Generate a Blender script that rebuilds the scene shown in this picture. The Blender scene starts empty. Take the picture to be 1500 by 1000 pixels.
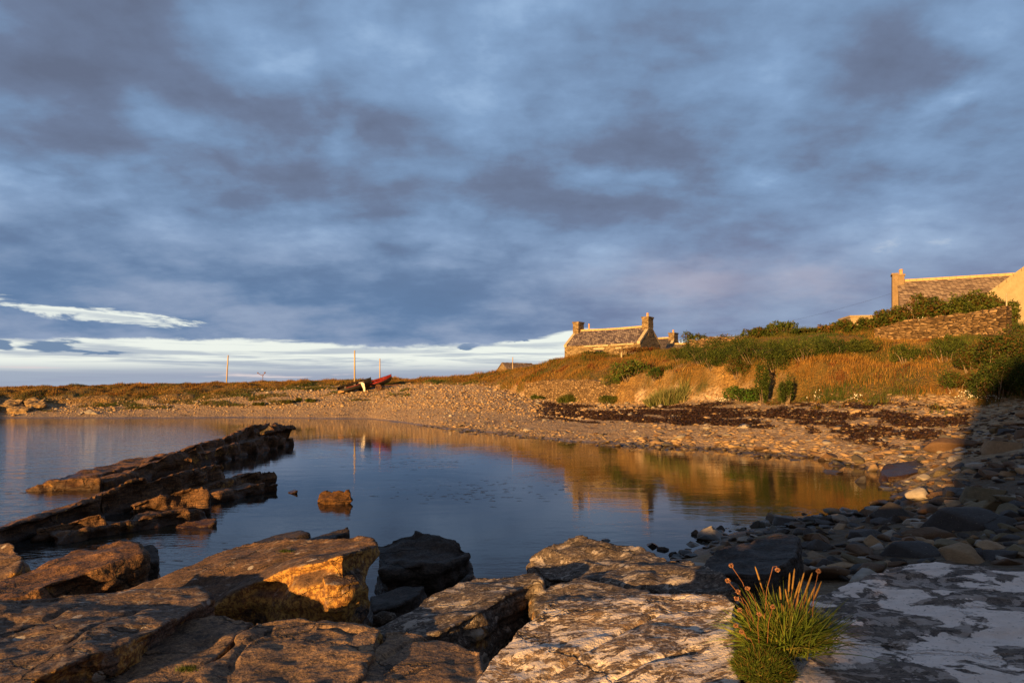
import bpy, bmesh, math, random
import numpy as np
from mathutils import Vector, Matrix
rad = math.radians
random.seed(7)
RNG = np.random.default_rng(11)
scene = bpy.context.scene
COL = scene.collection

# ------------------------------------------------------------------ camera, light, exposure
H = 2.6                        # camera height above the water
cam_d = bpy.data.cameras.new('camera')
cam = bpy.data.objects.new('camera', cam_d)
COL.objects.link(cam)
cam.location = (0, 0, H)
cam.rotation_euler = (rad(90), 0, 0)
cam_d.sensor_width = 36
cam_d.lens = 24
cam_d.shift_y = 73 / 1500
cam_d.clip_start = 0.05
cam_d.clip_end = 20000
scene.camera = cam
scene.view_settings.view_transform = 'Standard'
scene.view_settings.look = 'None'
scene.view_settings.gamma = 1
scene.view_settings.exposure = 1.1
EXPO = 2 ** 1.1
scene.cycles.max_bounces = 5
scene.cycles.diffuse_bounces = 2
scene.cycles.glossy_bounces = 3
scene.cycles.transmission_bounces = 2
scene.cycles.transparent_max_bounces = 4
scene.cycles.sample_clamp_indirect = 4

SUN_EL = 5.5
SUN_AZ = 34.0                  # light travels this many degrees to the right of straight ahead
a_, e_ = rad(SUN_AZ), rad(SUN_EL)
LIGHT = Vector((math.sin(a_) * math.cos(e_), math.cos(a_) * math.cos(e_), -math.sin(e_)))
sun_d = bpy.data.lights.new('sun', 'SUN')
sun_d.energy = 5.0
sun_d.angle = rad(0.8)
sun_d.color = (1.0, 0.54, 0.17)
sun = bpy.data.objects.new('sun', sun_d)
COL.objects.link(sun)
sun.rotation_euler = LIGHT.to_track_quat('-Z', 'Y').to_euler()
sun.location = (-40, -60, 30)


class NT:
    """small helper around a node tree"""
    def __init__(s, tree):
        s.t = tree
        s.n = tree.nodes
        s.l = tree.links

    def put(s, sock, v):
        if v is None:
            return
        if isinstance(v, bpy.types.NodeSocket):
            s.l.new(v, sock)
        else:
            if sock.type == 'RGBA' and hasattr(v, '__len__') and len(v) == 3:
                v = (*v, 1)
            sock.default_value = v

    def m(s, op, a, b=None, c=None, clamp=False):
        n = s.n.new('ShaderNodeMath')
        n.operation = op
        n.use_clamp = clamp
        for i, v in enumerate((a, b, c)):
            s.put(n.inputs[i], v)
        return n.outputs[0]

    def v(s, op, a, b=None, scale=None):
        n = s.n.new('ShaderNodeVectorMath')
        n.operation = op
        s.put(n.inputs[0], a)
        s.put(n.inputs[1], b)
        if scale is not None:
            s.put(n.inputs['Scale'], scale)
        return n.outputs[1] if op in ('LENGTH', 'DOT_PRODUCT', 'DISTANCE') else n.outputs[0]

    def xyz(s, x, y, z):
        n = s.n.new('ShaderNodeCombineXYZ')
        for i, q in enumerate((x, y, z)):
            s.put(n.inputs[i], q)
        return n.outputs[0]

    def sep(s, v):
        n = s.n.new('ShaderNodeSeparateXYZ')
        s.put(n.inputs[0], v)
        return n.outputs

    def noise(s, vec, scale, detail=4, rough=0.5, dist=0.0, col=False):
        n = s.n.new('ShaderNodeTexNoise')
        s.put(n.inputs['Vector'], vec)
        n.inputs['Scale'].default_value = scale
        n.inputs['Detail'].default_value = detail
        n.inputs['Roughness'].default_value = rough
        n.inputs['Distortion'].default_value = dist
        return n.outputs['Color'] if col else n.outputs[0]

    def voro(s, vec, scale, feature='F1', rnd=1.0, out=0):
        n = s.n.new('ShaderNodeTexVoronoi')
        n.feature = feature
        s.put(n.inputs['Vector'], vec)
        n.inputs['Scale'].default_value = scale
        n.inputs['Randomness'].default_value = rnd
        return n.outputs[out]

    def ramp(s, f, stops, mode='LINEAR'):
        n = s.n.new('ShaderNodeValToRGB')
        n.color_ramp.interpolation = mode
        s.put(n.inputs[0], f)
        e = n.color_ramp.elements
        while len(e) < len(stops):
            e.new(0.5)
        for q, (p, c) in zip(e, stops):
            q.position = p
            q.color = (*c, 1) if hasattr(c, '__len__') else (c, c, c, 1)
        return n.outputs[0]

    def ss(s, f, lo, hi, a=0.0, b=1.0):
        n = s.n.new('ShaderNodeMapRange')
        n.interpolation_type = 'SMOOTHSTEP'
        s.put(n.inputs[0], f)
        for i, q in enumerate((lo, hi, a, b)):
            s.put(n.inputs[i + 1], q)
        return n.outputs[0]

    def mix(s, f, a, b, mode='MIX'):
        n = s.n.new('ShaderNodeMix')
        n.data_type = 'RGBA'
        n.blend_type = mode
        s.put(n.inputs[0], f)
        s.put(n.inputs[6], a)
        s.put(n.inputs[7], b)
        return n.outputs[2]

    def attr(s, name, out='Fac'):
        n = s.n.new('ShaderNodeAttribute')
        n.attribute_name = name
        return n.outputs[out]

    def pos(s):
        return s.n.new('ShaderNodeNewGeometry').outputs['Position']

    def bump(s, h, strength, dist, normal=None):
        n = s.n.new('ShaderNodeBump')
        s.put(n.inputs['Strength'], strength)
        n.inputs['Distance'].default_value = dist
        s.put(n.inputs['Height'], h)
        if normal is not None:
            s.put(n.inputs['Normal'], normal)
        return n.outputs[0]


# ------------------------------------------------------------------ sky: Nishita under a procedural cloud deck
world = bpy.data.worlds.new('World')
scene.world = world
world.use_nodes = True
wt = NT(world.node_tree)
wt.n.clear()
wout = wt.n.new('ShaderNodeOutputWorld')
bg = wt.n.new('ShaderNodeBackground')
bg.inputs['Strength'].default_value = 0.1
wt.l.new(bg.outputs[0], wout.inputs[0])
SKYK = 10.8 / EXPO             # cloud colours below are written as they appear at this exposure
nish = wt.n.new('ShaderNodeTexSky')
nish.sky_type = 'NISHITA'
nish.sun_disc = False
nish.sun_elevation = rad(SUN_EL)
nish.sun_rotation = math.atan2(-LIGHT.x, -LIGHT.y)
gen = wt.n.new('ShaderNodeTexCoord').outputs['Generated']
sx, sy, sz = wt.sep(gen)
AZ = wt.m('ARCTAN2', sx, sy)
EL = wt.m('ARCSINE', sz)
elc = wt.m('MAXIMUM', sz, 0.0)
den = wt.m('ADD', elc, 0.26)
EL2 = wt.m('DIVIDE', sz, wt.m('MAXIMUM', wt.m('COSINE', AZ), 0.35))
P = wt.xyz(wt.m('DIVIDE', sx, den), wt.m('DIVIDE', sy, den), 0.0)
big = wt.noise(P, 1.25, 5, 0.5, 0.1)
fine = wt.noise(wt.v('ADD', P, (3.1, 7.7, 0)), 3.4, 9, 0.58, 0.1)
vn = wt.n.new('ShaderNodeTexVoronoi')
vn.feature = 'SMOOTH_F1'
vn.inputs['Scale'].default_value = 3.2
vn.inputs['Smoothness'].default_value = .55
wt.put(vn.inputs['Vector'], wt.v('ADD', wt.v('MULTIPLY', P, (.8, 1, 1)), wt.v('SCALE', wt.noise(P, 3.5, 5, .6, col=True), scale=.42)))
lump = vn.outputs[0]
wcol = wt.noise(wt.v('ADD', P, (9, 2, 4)), 2.1, 4, 0.55, col=True)
w3 = wt.sep(wcol)
w4 = wt.sep(wt.noise(wt.v('ADD', P, (1, 5, 8)), 7.0, 5, 0.6, col=True))
wA = wt.m('MULTIPLY_ADD', wt.m('SUBTRACT', w3[0], 0.5), 0.22, wt.m('MULTIPLY_ADD', wt.m('SUBTRACT', w4[0], 0.5), 0.07, AZ))
wE = wt.m('MULTIPLY_ADD', wt.m('SUBTRACT', w3[1], 0.5), 0.10, wt.m('MULTIPLY_ADD', wt.m('SUBTRACT', w4[1], 0.5), 0.05, EL))


def dirs(px, py):
    x, z = (px - 750) / 1000, (573 - py) / 1000
    return math.atan2(x, 1), math.asin(z / math.sqrt(1 + x * x + z * z))


def blob(px, py, w, h, amp, acc, A=None, E=None):
    a, e = dirs(px, py)
    u = wt.m('DIVIDE', wt.m('SUBTRACT', A or wA, a), w / 1000)
    q = wt.m('DIVIDE', wt.m('SUBTRACT', E or wE, e), h / 1000)
    d2 = wt.m('ADD', wt.m('MULTIPLY', u, u), wt.m('MULTIPLY', q, q))
    g = wt.m('EXPONENT', wt.m('MULTIPLY', d2, -1.0))
    return wt.m('MULTIPLY_ADD', g, amp, acc)


t = wt.m('MULTIPLY_ADD', wt.m('SUBTRACT', big, 0.5), 1.0, 0.50)
t = wt.m('MULTIPLY_ADD', wt.m('SUBTRACT', fine, 0.5), 0.75, t)
t = wt.m('MULTIPLY_ADD', wt.m('SUBTRACT', lump, 0.42), 0.42, t)
lay = wt.noise(wt.v('MULTIPLY', P, (1.5, 4.2, 1)), 1.6, 9, 0.60, 0.1)
t = wt.m('MULTIPLY_ADD', wt.m('SUBTRACT', lay, 0.5), 0.36, t)
rid = wt.m('ABSOLUTE', wt.m('SUBTRACT', wt.noise(wt.v('ADD', P, (8, 1, 2)), 2.3, 8, 0.55, 0.1), 0.5))
t = wt.m('MULTIPLY_ADD', wt.m('SUBTRACT', rid, 0.06), 1.15, t)
for b in [(170, 90, 210, 85, -.27), (420, 205, 75, 55, -.22), (620, 212, 120, 32, -.22), (500, 300, 150, 28, -.17),
          (1090, 245, 90, 35, -.20), (150, 238, 150, 24, -.16), (450, 385, 330, 60, -.12), (980, 60, 120, 60, -.05),
          (930, 215, 170, 26, -.12), (650, 465, 230, 28, -.12), (880, 330, 160, 25, -.10), (1230, 120, 90, 70, -.07),
          (400, 70, 75, 45, .26), (245, 165, 60, 28, .24), (520, 210, 26, 30, .22), (725, 45, 70, 45, .08),
          (1390, 152, 50, 20, .36), (1440, 60, 70, 50, .20), (60, 290, 120, 25, .12), (1000, 412, 62, 26, .30),
          (1215, 400, 60, 24, .24), (640, 330, 60, 22, .15), (1000, 110, 130, 40, .10), (880, 262, 80, 14, .14),
          (1300, 250, 200, 30, .08), (30, 25, 60, 40, .12), (575, 60, 80, 40, .10), (330, 275, 90, 20, .12)]:
    t = blob(*b, t)
cloud = wt.ramp(t, [(0.05, (.118, .148, .228)), (0.28, (.142, .188, .295)), (0.46, (.170, .262, .420)),
                    (0.64, (.215, .335, .53)), (0.86, (.33, .48, .70)), (1.0, (.66, .76, .86))])
# low down the deck turns slate blue on the left and violet grey on the right
low = wt.ss(EL, 0.30, 0.10)
lowc = wt.mix(wt.ss(AZ, -0.15, 0.35), (.105, .200, .365), (.195, .225, .355))
lowc = wt.mix(wt.ss(t, 0.25, 0.75), lowc, (.25, .30, .42))
cloud = wt.mix(wt.m('MULTIPLY', low, 0.72), cloud, lowc)
# pink light on the higher right-hand cloud
pk = blob(1010, 410, 90, 30, 1.0, blob(1215, 402, 70, 26, .8, 0.0))
cloud = wt.mix(wt.m('MULTIPLY', pk, 0.5, clamp=True), cloud, (.42, .36, .42))
# open strip between the deck and the land
st = wt.xyz(wt.m('MULTIPLY', AZ, 3.2), wt.m('MULTIPLY', EL, 70.0), 0.0)
stripe = wt.noise(st, 1.0, 6, 0.62, 0.35)
st2 = wt.noise(wt.xyz(wt.m('MULTIPLY', AZ, 14.0), wt.m('MULTIPLY', EL, 90.0), 2.0), 1.0, 5, 0.6, 0.2)
clear = wt.mix(wt.ss(EL2, 0.022, 0.048), (.33, .39, .52), (.86, .91, .86))
clear = wt.mix(wt.m('MULTIPLY', wt.ss(stripe, 0.47, 0.60), wt.ss(EL, 0.09, 0.03, 0.55, 0.85)), clear, (.36, .43, .55))
clear = wt.mix(wt.m('MULTIPLY', wt.ss(stripe, 0.44, 0.34), wt.ss(EL, 0.05, 0.02)), clear, (.74, .66, .68))
nk = wt.v('SCALE', nish.outputs[0], scale=0.10)
clear = wt.mix(0.12, clear, nk)
for bx in [(72, 508, 30, 7, 1), (2, 506, 14, 8, 1), (130, 513, 60, 4, .8), (685, 507, 14, 3, 1), (760, 501, 12, 3, 1)]:
    cm = blob(bx[0], bx[1], bx[2], bx[3], bx[4], 0.0, A=wt.m('MULTIPLY_ADD', wt.m('SUBTRACT', st2, .5), .05, AZ),
              E=wt.m('MULTIPLY_ADD', wt.m('SUBTRACT', st2, .5), .03, EL))
    clear = wt.mix(wt.ss(cm, 0.25, 0.6), clear, (.16, .24, .37))
e1 = wt.noise(wt.xyz(wt.m('MULTIPLY', AZ, 9.0), wt.m('MULTIPLY', EL, 45.0), 5.0), 1.0, 8, 0.66, 0.4)
edge = wt.m('MULTIPLY_ADD', wt.m('SUBTRACT', e1, 0.5), -0.032, EL2)
edge = blob(600, 500, 150, 60, 0.012, edge, AZ, EL)
edge = blob(860, 500, 60, 60, -0.014, edge, AZ, EL)
openm = wt.ss(edge, 0.080, 0.073)
# torn hole in the deck above the left-hand land
sl = wt.m('MULTIPLY_ADD', wt.m('SUBTRACT', AZ, -0.64), -0.067, 0.101)   # centre line of the tear
hd = wt.m('DIVIDE', wt.m('SUBTRACT', EL, sl), 0.012)
hole = wt.m('EXPONENT', wt.m('MULTIPLY', wt.m('MULTIPLY', hd, hd), -1.0))
hole = wt.m('MULTIPLY', hole, wt.ss(AZ, -0.36, -0.48))
hole = wt.ss(wt.m('MULTIPLY_ADD', wt.m('SUBTRACT', e1, 0.5), 4.4, hole), 0.60, 1.10)
hole = wt.m('MULTIPLY', hole, wt.ss(AZ, -1.3, -0.9))
hole = wt.m('MULTIPLY', hole, wt.ss(wt.m('ABSOLUTE', hd), 2.2, 1.6))
hole = wt.m('MULTIPLY', hole, wt.ss(AZ, -0.34, -0.42))
openm = wt.m('MAXIMUM', openm, hole)
skyc = wt.mix(openm, cloud, clear)
# unseen sky, dimmed overhead and behind, tinted warm behind to shape the fill light
back = wt.ss(wt.m('ABSOLUTE', AZ), 1.2, 2.0)
skyc = wt.mix(wt.m('MULTIPLY', back, 0.25), skyc, nk)
skyc = wt.mix(wt.m('MULTIPLY', wt.ss(wt.m('ABSOLUTE', AZ), 1.0, 1.9), 0.75), skyc, wt.mix(1.0, skyc, (1.45, 1.0, .72), 'MULTIPLY'))
skyc = wt.v('SCALE', skyc, scale=wt.m('MULTIPLY', wt.ss(wt.m('ABSOLUTE', AZ), 1.0, 1.9, 1.0, 0.75), wt.ss(EL, .65, 1.1, 1.0, .45)))
skyc = wt.v('SCALE', skyc, scale=SKYK)
wt.put(bg.inputs['Color'], skyc)
world.cycles.sampling_method = 'MANUAL'
world.cycles.sample_map_resolution = 512


# ------------------------------------------------------------------ numpy noise
_perm = np.random.default_rng(5).permutation(256)
_perm = np.concatenate([_perm, _perm, _perm])
_grad = np.random.default_rng(6).normal(size=(256, 3))
_grad /= np.linalg.norm(_grad, axis=1)[:, None]


def perlin(p):
    p = np.asarray(p, float)
    i = np.floor(p).astype(int)
    f = p - i
    i &= 255
    u = f * f * f * (f * (f * 6 - 15) + 10)
    r = 0
    for dx in (0, 1):
        for dy in (0, 1):
            for dz in (0, 1):
                h = _perm[_perm[_perm[i[:, 0] + dx] + i[:, 1] + dy] + i[:, 2] + dz]
                d = (_grad[h] * (f - (dx, dy, dz))).sum(1)
                w = (u[:, 0] if dx else 1 - u[:, 0]) * (u[:, 1] if dy else 1 - u[:, 1]) * (u[:, 2] if dz else 1 - u[:, 2])
                r = r + d * w
    return r * 1.5


def fbm(p, oct=4, gain=0.5):
    p = np.asarray(p, float)
    s, a = 0, 1.0
    for k in range(oct):
        s = s + a * perlin(p * 2.03 ** k + 17.3 * k)
        a *= gain
    return s


def f2(X, Y, sc, oct=4, gain=.5, z=0.0, sy=1.0):
    return fbm(np.stack([X * sc, Y * sc * sy, np.full_like(X, z)], 1), oct, gain)


def sstep(x, a, b):
    t = np.clip((x - a) / (b - a), 0, 1)
    return t * t * (3 - 2 * t)


def W(px, py, z):
    Y = 1000 * (H - z) / (py - 573)
    return ((px - 750) / 1000 * Y, Y, z)


def WY(px, py, Y):
    return ((px - 750) * Y / 1000, Y, H - (py - 573) * Y / 1000)


# ------------------------------------------------------------------ object helpers
def new_mesh(name, verts, faces, smooth=False, attrs=None):
    """verts (N,3), faces (M,k) array of equal-size faces or a list of tuples"""
    me = bpy.data.meshes.new(name)
    if isinstance(faces, np.ndarray):
        k = faces.shape[1]
        me.vertices.add(len(verts))
        me.vertices.foreach_set('co', np.asarray(verts, np.float32).ravel())
        me.loops.add(faces.size)
        me.loops.foreach_set('vertex_index', faces.astype(np.int32).ravel())
        me.polygons.add(len(faces))
        me.polygons.foreach_set('loop_start', np.arange(0, faces.size, k, dtype=np.int32))
        me.polygons.foreach_set('loop_total', np.full(len(faces), k, np.int32))
        me.update(calc_edges=True)
        me.validate()
    else:
        me.from_pydata([tuple(v) for v in verts], [], faces)
        me.update()
    if smooth:
        me.polygons.foreach_set('use_smooth', np.ones(len(me.polygons), bool))
    for an, (kind, arr) in (attrs or {}).items():
        at = me.attributes.new(an, kind, 'POINT')
        if kind == 'FLOAT':
            at.data.foreach_set('value', np.asarray(arr, np.float32))
        else:
            a4 = np.ones((len(arr), 4), np.float32)
            a4[:, :3] = arr
            at.data.foreach_set('color', a4.ravel())
    return me


def link(name, me, mat=None, parent=None, label=None, cat=None, group=None, kind=None, loc=None):
    o = bpy.data.objects.new(name, me)
    COL.objects.link(o)
    if mat is not None and me is not None and not me.materials:
        me.materials.append(mat)
    if parent is not None:
        o.parent = parent
    if loc is not None:
        o.location = loc
    tag(o, label, cat, group, kind)
    return o


def tag(o, label=None, cat=None, group=None, kind=None):
    for k, v in (('label', label), ('category', cat), ('group', group), ('kind', kind)):
        if v:
            o[k] = v
    return o


def copy_tree(o, parent=None):
    c = o.copy()
    COL.objects.link(c)
    if parent is not None:
        c.parent = parent
    for ch in list(o.children):
        copy_tree(ch, c)
    return c


def recentre(o):
    """move a mesh object's origin to the middle of its base"""
    me = o.data
    co = np.empty(len(me.vertices) * 3, np.float32)
    me.vertices.foreach_get('co', co)
    co = co.reshape(-1, 3)
    c = np.array([co[:, 0].mean(), co[:, 1].mean(), co[:, 2].min()])
    me.vertices.foreach_set('co', (co - c).ravel())
    me.update()
    o.location = Vector(c) + o.location
    return o


def mat(name):
    m = bpy.data.materials.new(name)
    m.use_nodes = True
    nt = NT(m.node_tree)
    bs = nt.n['Principled BSDF']
    bs.inputs['Specular IOR Level'].default_value = 0.35
    return m, nt, bs


# ------------------------------------------------------------------ the lie of the land
# one row per direction: (Y, z) at 11 knots: near, rock platform edge, near water edge, bay bed, far water edge,
# upper beach, foot of bank, top of bank face, slope, brow, plateau
LAND = {
    0:   [(.5, .5), (4, .4), (6.5, 0), (12, -.9), (66.7, 0), (70, .40), (72, .75), (74.5, 2.3), (77, 2.6), (80, 2.80), (200, 2.6)],
    60:  [(.5, .5), (4, .4), (6.5, 0), (12, -.9), (66.7, 0), (70, .42), (73, 1.0), (75.5, 2.2), (78, 2.75), (81, 3.00), (200, 2.6)],
    150: [(.5, .5), (4, .4), (6.5, 0), (12, -.9), (66.7, 0), (70, .50), (74, 1.1), (76.5, 2.0), (79, 2.75), (82, 3.22), (200, 2.6)],
    250: [(.5, .5), (4, .4), (6.5, 0), (12, -.9), (67.0, 0), (71, .70), (75, 1.3), (78, 2.2), (81, 3.0), (85, 3.40), (200, 2.7)],
    330: [(.5, .5), (4, .4), (6.5, 0), (12, -.9), (67.5, 0), (72, .90), (77, 2.0), (79, 2.5), (82, 3.1), (86, 3.50), (200, 2.7)],
    400: [(.5, .5), (4, .4), (6.5, 0), (12, -.9), (67.5, 0), (72, .90), (82, 3.0), (83, 3.15), (85, 3.45), (88, 3.75), (200, 2.8)],
    540: [(.5, .5), (4, .4), (6.5, 0), (11, -.9), (64.0, 0), (70, .95), (82, 3.25), (84, 3.45), (86, 3.70), (90, 3.95), (200, 3.0)],
    650: [(.5, .5), (4, .4), (6.5, 0), (11, -.9), (48.0, 0), (60, 1.05), (78, 3.35), (80, 3.60), (84, 3.95), (88, 4.15), (200, 3.4)],
    720: [(.5, .5), (4, .4), (6.5, 0), (11, -.9), (43.0, 0), (54, .95), (73, 3.05), (76, 3.60), (79, 4.2), (84, 4.70), (200, 4.0)],
    770: [(.5, .5), (4, .4), (6.5, 0), (11, -.9), (39.0, 0), (50, .80), (66, 2.1), (67.2, 3.45), (72, 4.5), (80, 5.20), (200, 4.6)],
    830: [(.5, .5), (4, .4), (6.5, 0), (11, -.9), (36.0, 0), (47, .75), (60, 1.75), (61.5, 3.6), (66, 5.0), (71, 5.95), (200, 5.6)],
    910: [(.5, .5), (4, .4), (7.0, 0), (11, -.8), (33.5, 0), (41, .75), (52, 1.65), (53.6, 3.7), (60, 4.9), (68, 6.10), (200, 6.0)],
    1000: [(.5, .5), (4, .5), (10.8, 0), (15, -.5), (31.3, 0), (36.5, .85), (46, 1.9), (47.5, 4.0), (54, 5.5), (62, 6.25), (200, 6.2)],
    1100: [(.5, .5), (4, .6), (12.9, 0), (17, -.4), (29.2, 0), (33.5, .85), (42, 2.1), (43.5, 4.5), (49, 6.3), (55, 6.65), (200, 6.5)],
    1200: [(.5, .6), (4, .7), (13.6, 0), (18, -.35), (26.3, 0), (30, .80), (38, 2.15), (40, 4.2), (45, 6.1), (50, 7.1), (200, 6.8)],
    1280: [(.5, .6), (4, .75), (14.6, 0), (18, -.2), (22.3, 0), (26.5, .78), (34.5, 2.2), (37.0, 3.8), (41, 5.35), (46, 6.40), (200, 6.6)],
    1325: [(.5, .6), (4, .75), (15.6, .03), (17.5, .03), (20, .12), (24.5, .75), (32.5, 2.2), (35.2, 3.8), (39.5, 5.3), (45, 6.30), (200, 6.6)],
    1400: [(.5, .7), (4, .8), (10.5, .42), (15, .45), (20, .70), (24, 1.05), (31, 1.95), (34, 3.8), (38, 5.3), (43.5, 6.30), (200, 6.6)],
    1500: [(.5, .7), (4, .85), (10, .60), (15, .80), (20, 1.15), (23, 1.45), (29.3, 2.2), (32.5, 4.1), (36.5, 5.6), (42, 6.40), (200, 6.8)],
    1750: [(.5, .8), (3.5, .9), (8, .8), (12, 1.0), (16, 1.3), (19, 1.7), (23.5, 2.4), (26, 4.2), (30, 5.8), (35, 6.8), (180, 7.0)],
}
FAR = {  # degrees to the right of straight ahead, beyond the picture: (r, z)
    -176: 0, }
rows = []
for px, kn in LAND.items():
    th = math.degrees(math.atan((px - 750) / 1000))
    c = math.cos(rad(th))
    rows.append((th, [(y / c, z) for y, z in kn]))
sea = [(.5, .5), (4, .4), (6.5, 0), (14, -1.5), (120, 0), (126, .4), (130, .8), (134, 3.0), (138, 3.1), (150, 3.2), (300, 2.6)]
lft = [(.5, .5), (4, .4), (6.5, 0), (12, -1.0), (72, 0), (75, .4), (78, .8), (81, 1.3), (84, 1.6), (90, 1.8), (210, 1.9)]
shade_hill = [(.5, .5), (3, .6), (5, .7), (8, .9), (11, 1.1), (14, 1.6), (15.5, 5.0), (17, 8.6), (19, 9.6), (22, 8.5), (29, 1.2)]  # unseen hill behind the camera, shaped to throw shade over the right side
shade_hill_low = [(.5, .5), (3, .6), (5, .7), (8, .9), (11, 1.1), (14, 1.4), (15.5, 3.0), (17, 4.8), (19, 5.2), (22, 4.2), (29, 1.2)]  # low left shoulder of that added hill, sets the shadow edge
shade_hill_mid = [(.5, .5), (3, .6), (5, .7), (8, .9), (11, 1.1), (14, 1.5), (15.5, 4.2), (17, 7.0), (19, 7.6), (22, 6.5), (29, 1.2)]  # middle height of the added hill, slants the shadow edge
bk2 = [(.5, .5), (3, .8), (6, .9), (9, 1.2), (12, 2.4), (14, 3.6), (16, 5.0), (19, 6.4), (24, 7.2), (34, 7.6), (300, 7.0)]
sid = [(.5, .7), (3, .9), (7, .9), (11, 1.1), (15, 1.6), (19, 2.1), (23, 2.6), (26, 4.4), (30, 6.0), (38, 7.0), (200, 7.0)]
rows += [(-45, lft), (-60, sea), (-100, sea), (-144.1, sea), (-144.6, shade_hill_low), (-146.6, shade_hill_mid), (-151, shade_hill), (-165, shade_hill), (60, sid), (100, sid), (150, bk2), (180, shade_hill)]
rows.sort(key=lambda r: r[0])
rows = [(-180, shade_hill)] + [r for r in rows if r[0] > -180]
TH = np.array([r[0] for r in rows])
KR = np.array([[k[0] for k in r[1]] + [6000.0] for r in rows])
KZ = np.array([[k[1] for k in r[1]] + [r[1][-1][1] - .4] for r in rows])
KR = np.concatenate([np.zeros((len(rows), 1)), KR], 1)
KZ = np.concatenate([np.full((len(rows), 1), .5), KZ], 1)


def land(X, Y, rough=True):
    """height and knot position t (0..12; subtract 1 for the list above)"""
    X = np.asarray(X, float)
    Y = np.asarray(Y, float)
    th = np.degrees(np.arctan2(X, Y))
    r = np.hypot(X, Y)
    i = np.clip(np.searchsorted(TH, th) - 1, 0, len(TH) - 2)
    f = np.clip((th - TH[i]) / (TH[i + 1] - TH[i]), 0, 1)
    kr = KR[i] * (1 - f)[:, None] + KR[i + 1] * f[:, None]
    kz = KZ[i] * (1 - f)[:, None] + KZ[i + 1] * f[:, None]
    amp = np.clip((r - 15) / 40, 0, 1)
    rr = r + f2(X, Y, .09, 3) * 1.3 * amp + f2(X, Y, .5, 3, z=3.) * .35 * np.clip(r / 30, 0, 1)
    t = np.zeros_like(r)
    z = np.zeros_like(r)
    for k in range(kr.shape[1] - 1):
        m = (rr >= kr[:, k]) if k == kr.shape[1] - 2 else (rr >= kr[:, k]) & (rr < kr[:, k + 1])
        if k == 0:
            m = rr < kr[:, 1]
        g = np.clip((rr[m] - kr[m, k]) / np.maximum(kr[m, k + 1] - kr[m, k], 1e-6), 0, 1)
        t[m] = k + g
        z[m] = kz[m, k] * (1 - g) + kz[m, k + 1] * g
    if rough:
        bankm = sstep(t, 6.6, 7.6) * (1 - sstep(t, 10.4, 11))
        z = z + bankm * (f2(X, Y, .35, 4, z=9.) * .28 + f2(X, Y, 1.3, 3, z=4.) * .10)
        beach = sstep(t, 4.6, 5.3) * (1 - bankm)
        z = z + beach * f2(X, Y, .6, 3, z=2.) * .05 * (t < 11)
        dry = (t > 2.6) & (t < 5.4)
        z = z + np.where(dry, f2(X, Y, .45, 3, z=7.) * .06, 0)
    return z, t - 1


def land1(x, y):
    z, t = land(np.array([x]), np.array([y]))
    return float(z[0])


TAU = math.tau
ang = np.concatenate([np.arange(-180, -147, 1.0), np.arange(-147, -140, .1), np.arange(-140, -46, 1.0), np.arange(-46, -38, .35), np.arange(-38, 40, .075), np.arange(40, 60, .4), np.arange(60, 180.01, 1.0)])
rr_ = np.concatenate([[0.001], np.geomspace(.6, 18, 110), np.linspace(18, 100, 520)[1:], np.geomspace(101, 6000, 60)])
TT, RR = np.meshgrid(np.radians(ang), rr_, indexing='ij')
gx, gy = (RR * np.sin(TT)).ravel(), (RR * np.cos(TT)).ravel()
gz, gt = land(gx, gy)
na, nr = len(ang), len(rr_)
ii, jj = np.meshgrid(np.arange(na - 1), np.arange(nr - 1), indexing='ij')
q = (ii * nr + jj).ravel()
gf = np.stack([q, q + nr, q + nr + 1, q + 1], 1)[:, ::-1]
gpx = 750 + 1000 * gx / np.maximum(gy, .01)
gpx[gy < 1] = 3000


def soft_fields(X, Y, t, px):
    """masks: grass, earth/stony face, wrack (dead seaweed)"""
    n = f2(X, Y, .16, 4, z=1.)
    n2 = f2(X, Y, .8, 3, z=5.)
    left = px < 700
    grass = sstep(t + n * .5 + n2 * .35, np.where(px > 1120, 5.85, 6.15), np.where(px > 1120, 6.15, 6.6))
    # storm beach cobbles thin out the grass on the left
    patch = sstep(f2(X, Y, .22, 4, z=12., sy=2.2) * 1.0 - np.abs(t - 5.9) * .5 + (px < 420) * .42 - (px > 600) * .35, .12, .3)
    grass = np.where(left, np.maximum(grass, patch * (t > 5.1)), grass)
    face = (1 - sstep(np.abs(t - 6.6 + n2 * .2), .25, .7)) * sstep(f2(X, Y, .25, 3, z=20.) + .25, 0, .4)
    face = np.where((px > 770) & (px < 930), (1 - sstep(np.abs(t - 6.5), .45, .6)), face)
    face = np.where(px > 930, face * (1 - .95 * sstep(px, 1120, 1200)), face)
    grass = grass * (1 - .85 * face)
    ws = np.stack([px / 120, t * 5.2, np.zeros_like(X)], 1)
    wn = fbm(ws, 4, .6) * 1.0 + f2(X, Y, 1.7, 3, z=8.) * .35
    inw = sstep(px, 760, 830) * (1 - sstep(px, 1395, 1440)) * sstep(t, 4.62, 4.9) * (1 - sstep(t, 5.74, 5.94))
    inw2 = np.clip(1.0 - np.abs(t - 5.35) / .75, 0, 1)
    wrack = sstep(wn + inw2 * .60, .29, .42) * inw
    return grass, face, wrack


gg, ge, gw = soft_fields(gx, gy, gt, gpx)
# ------------------------------------------------------------------ ground and water materials
M = {}


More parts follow.
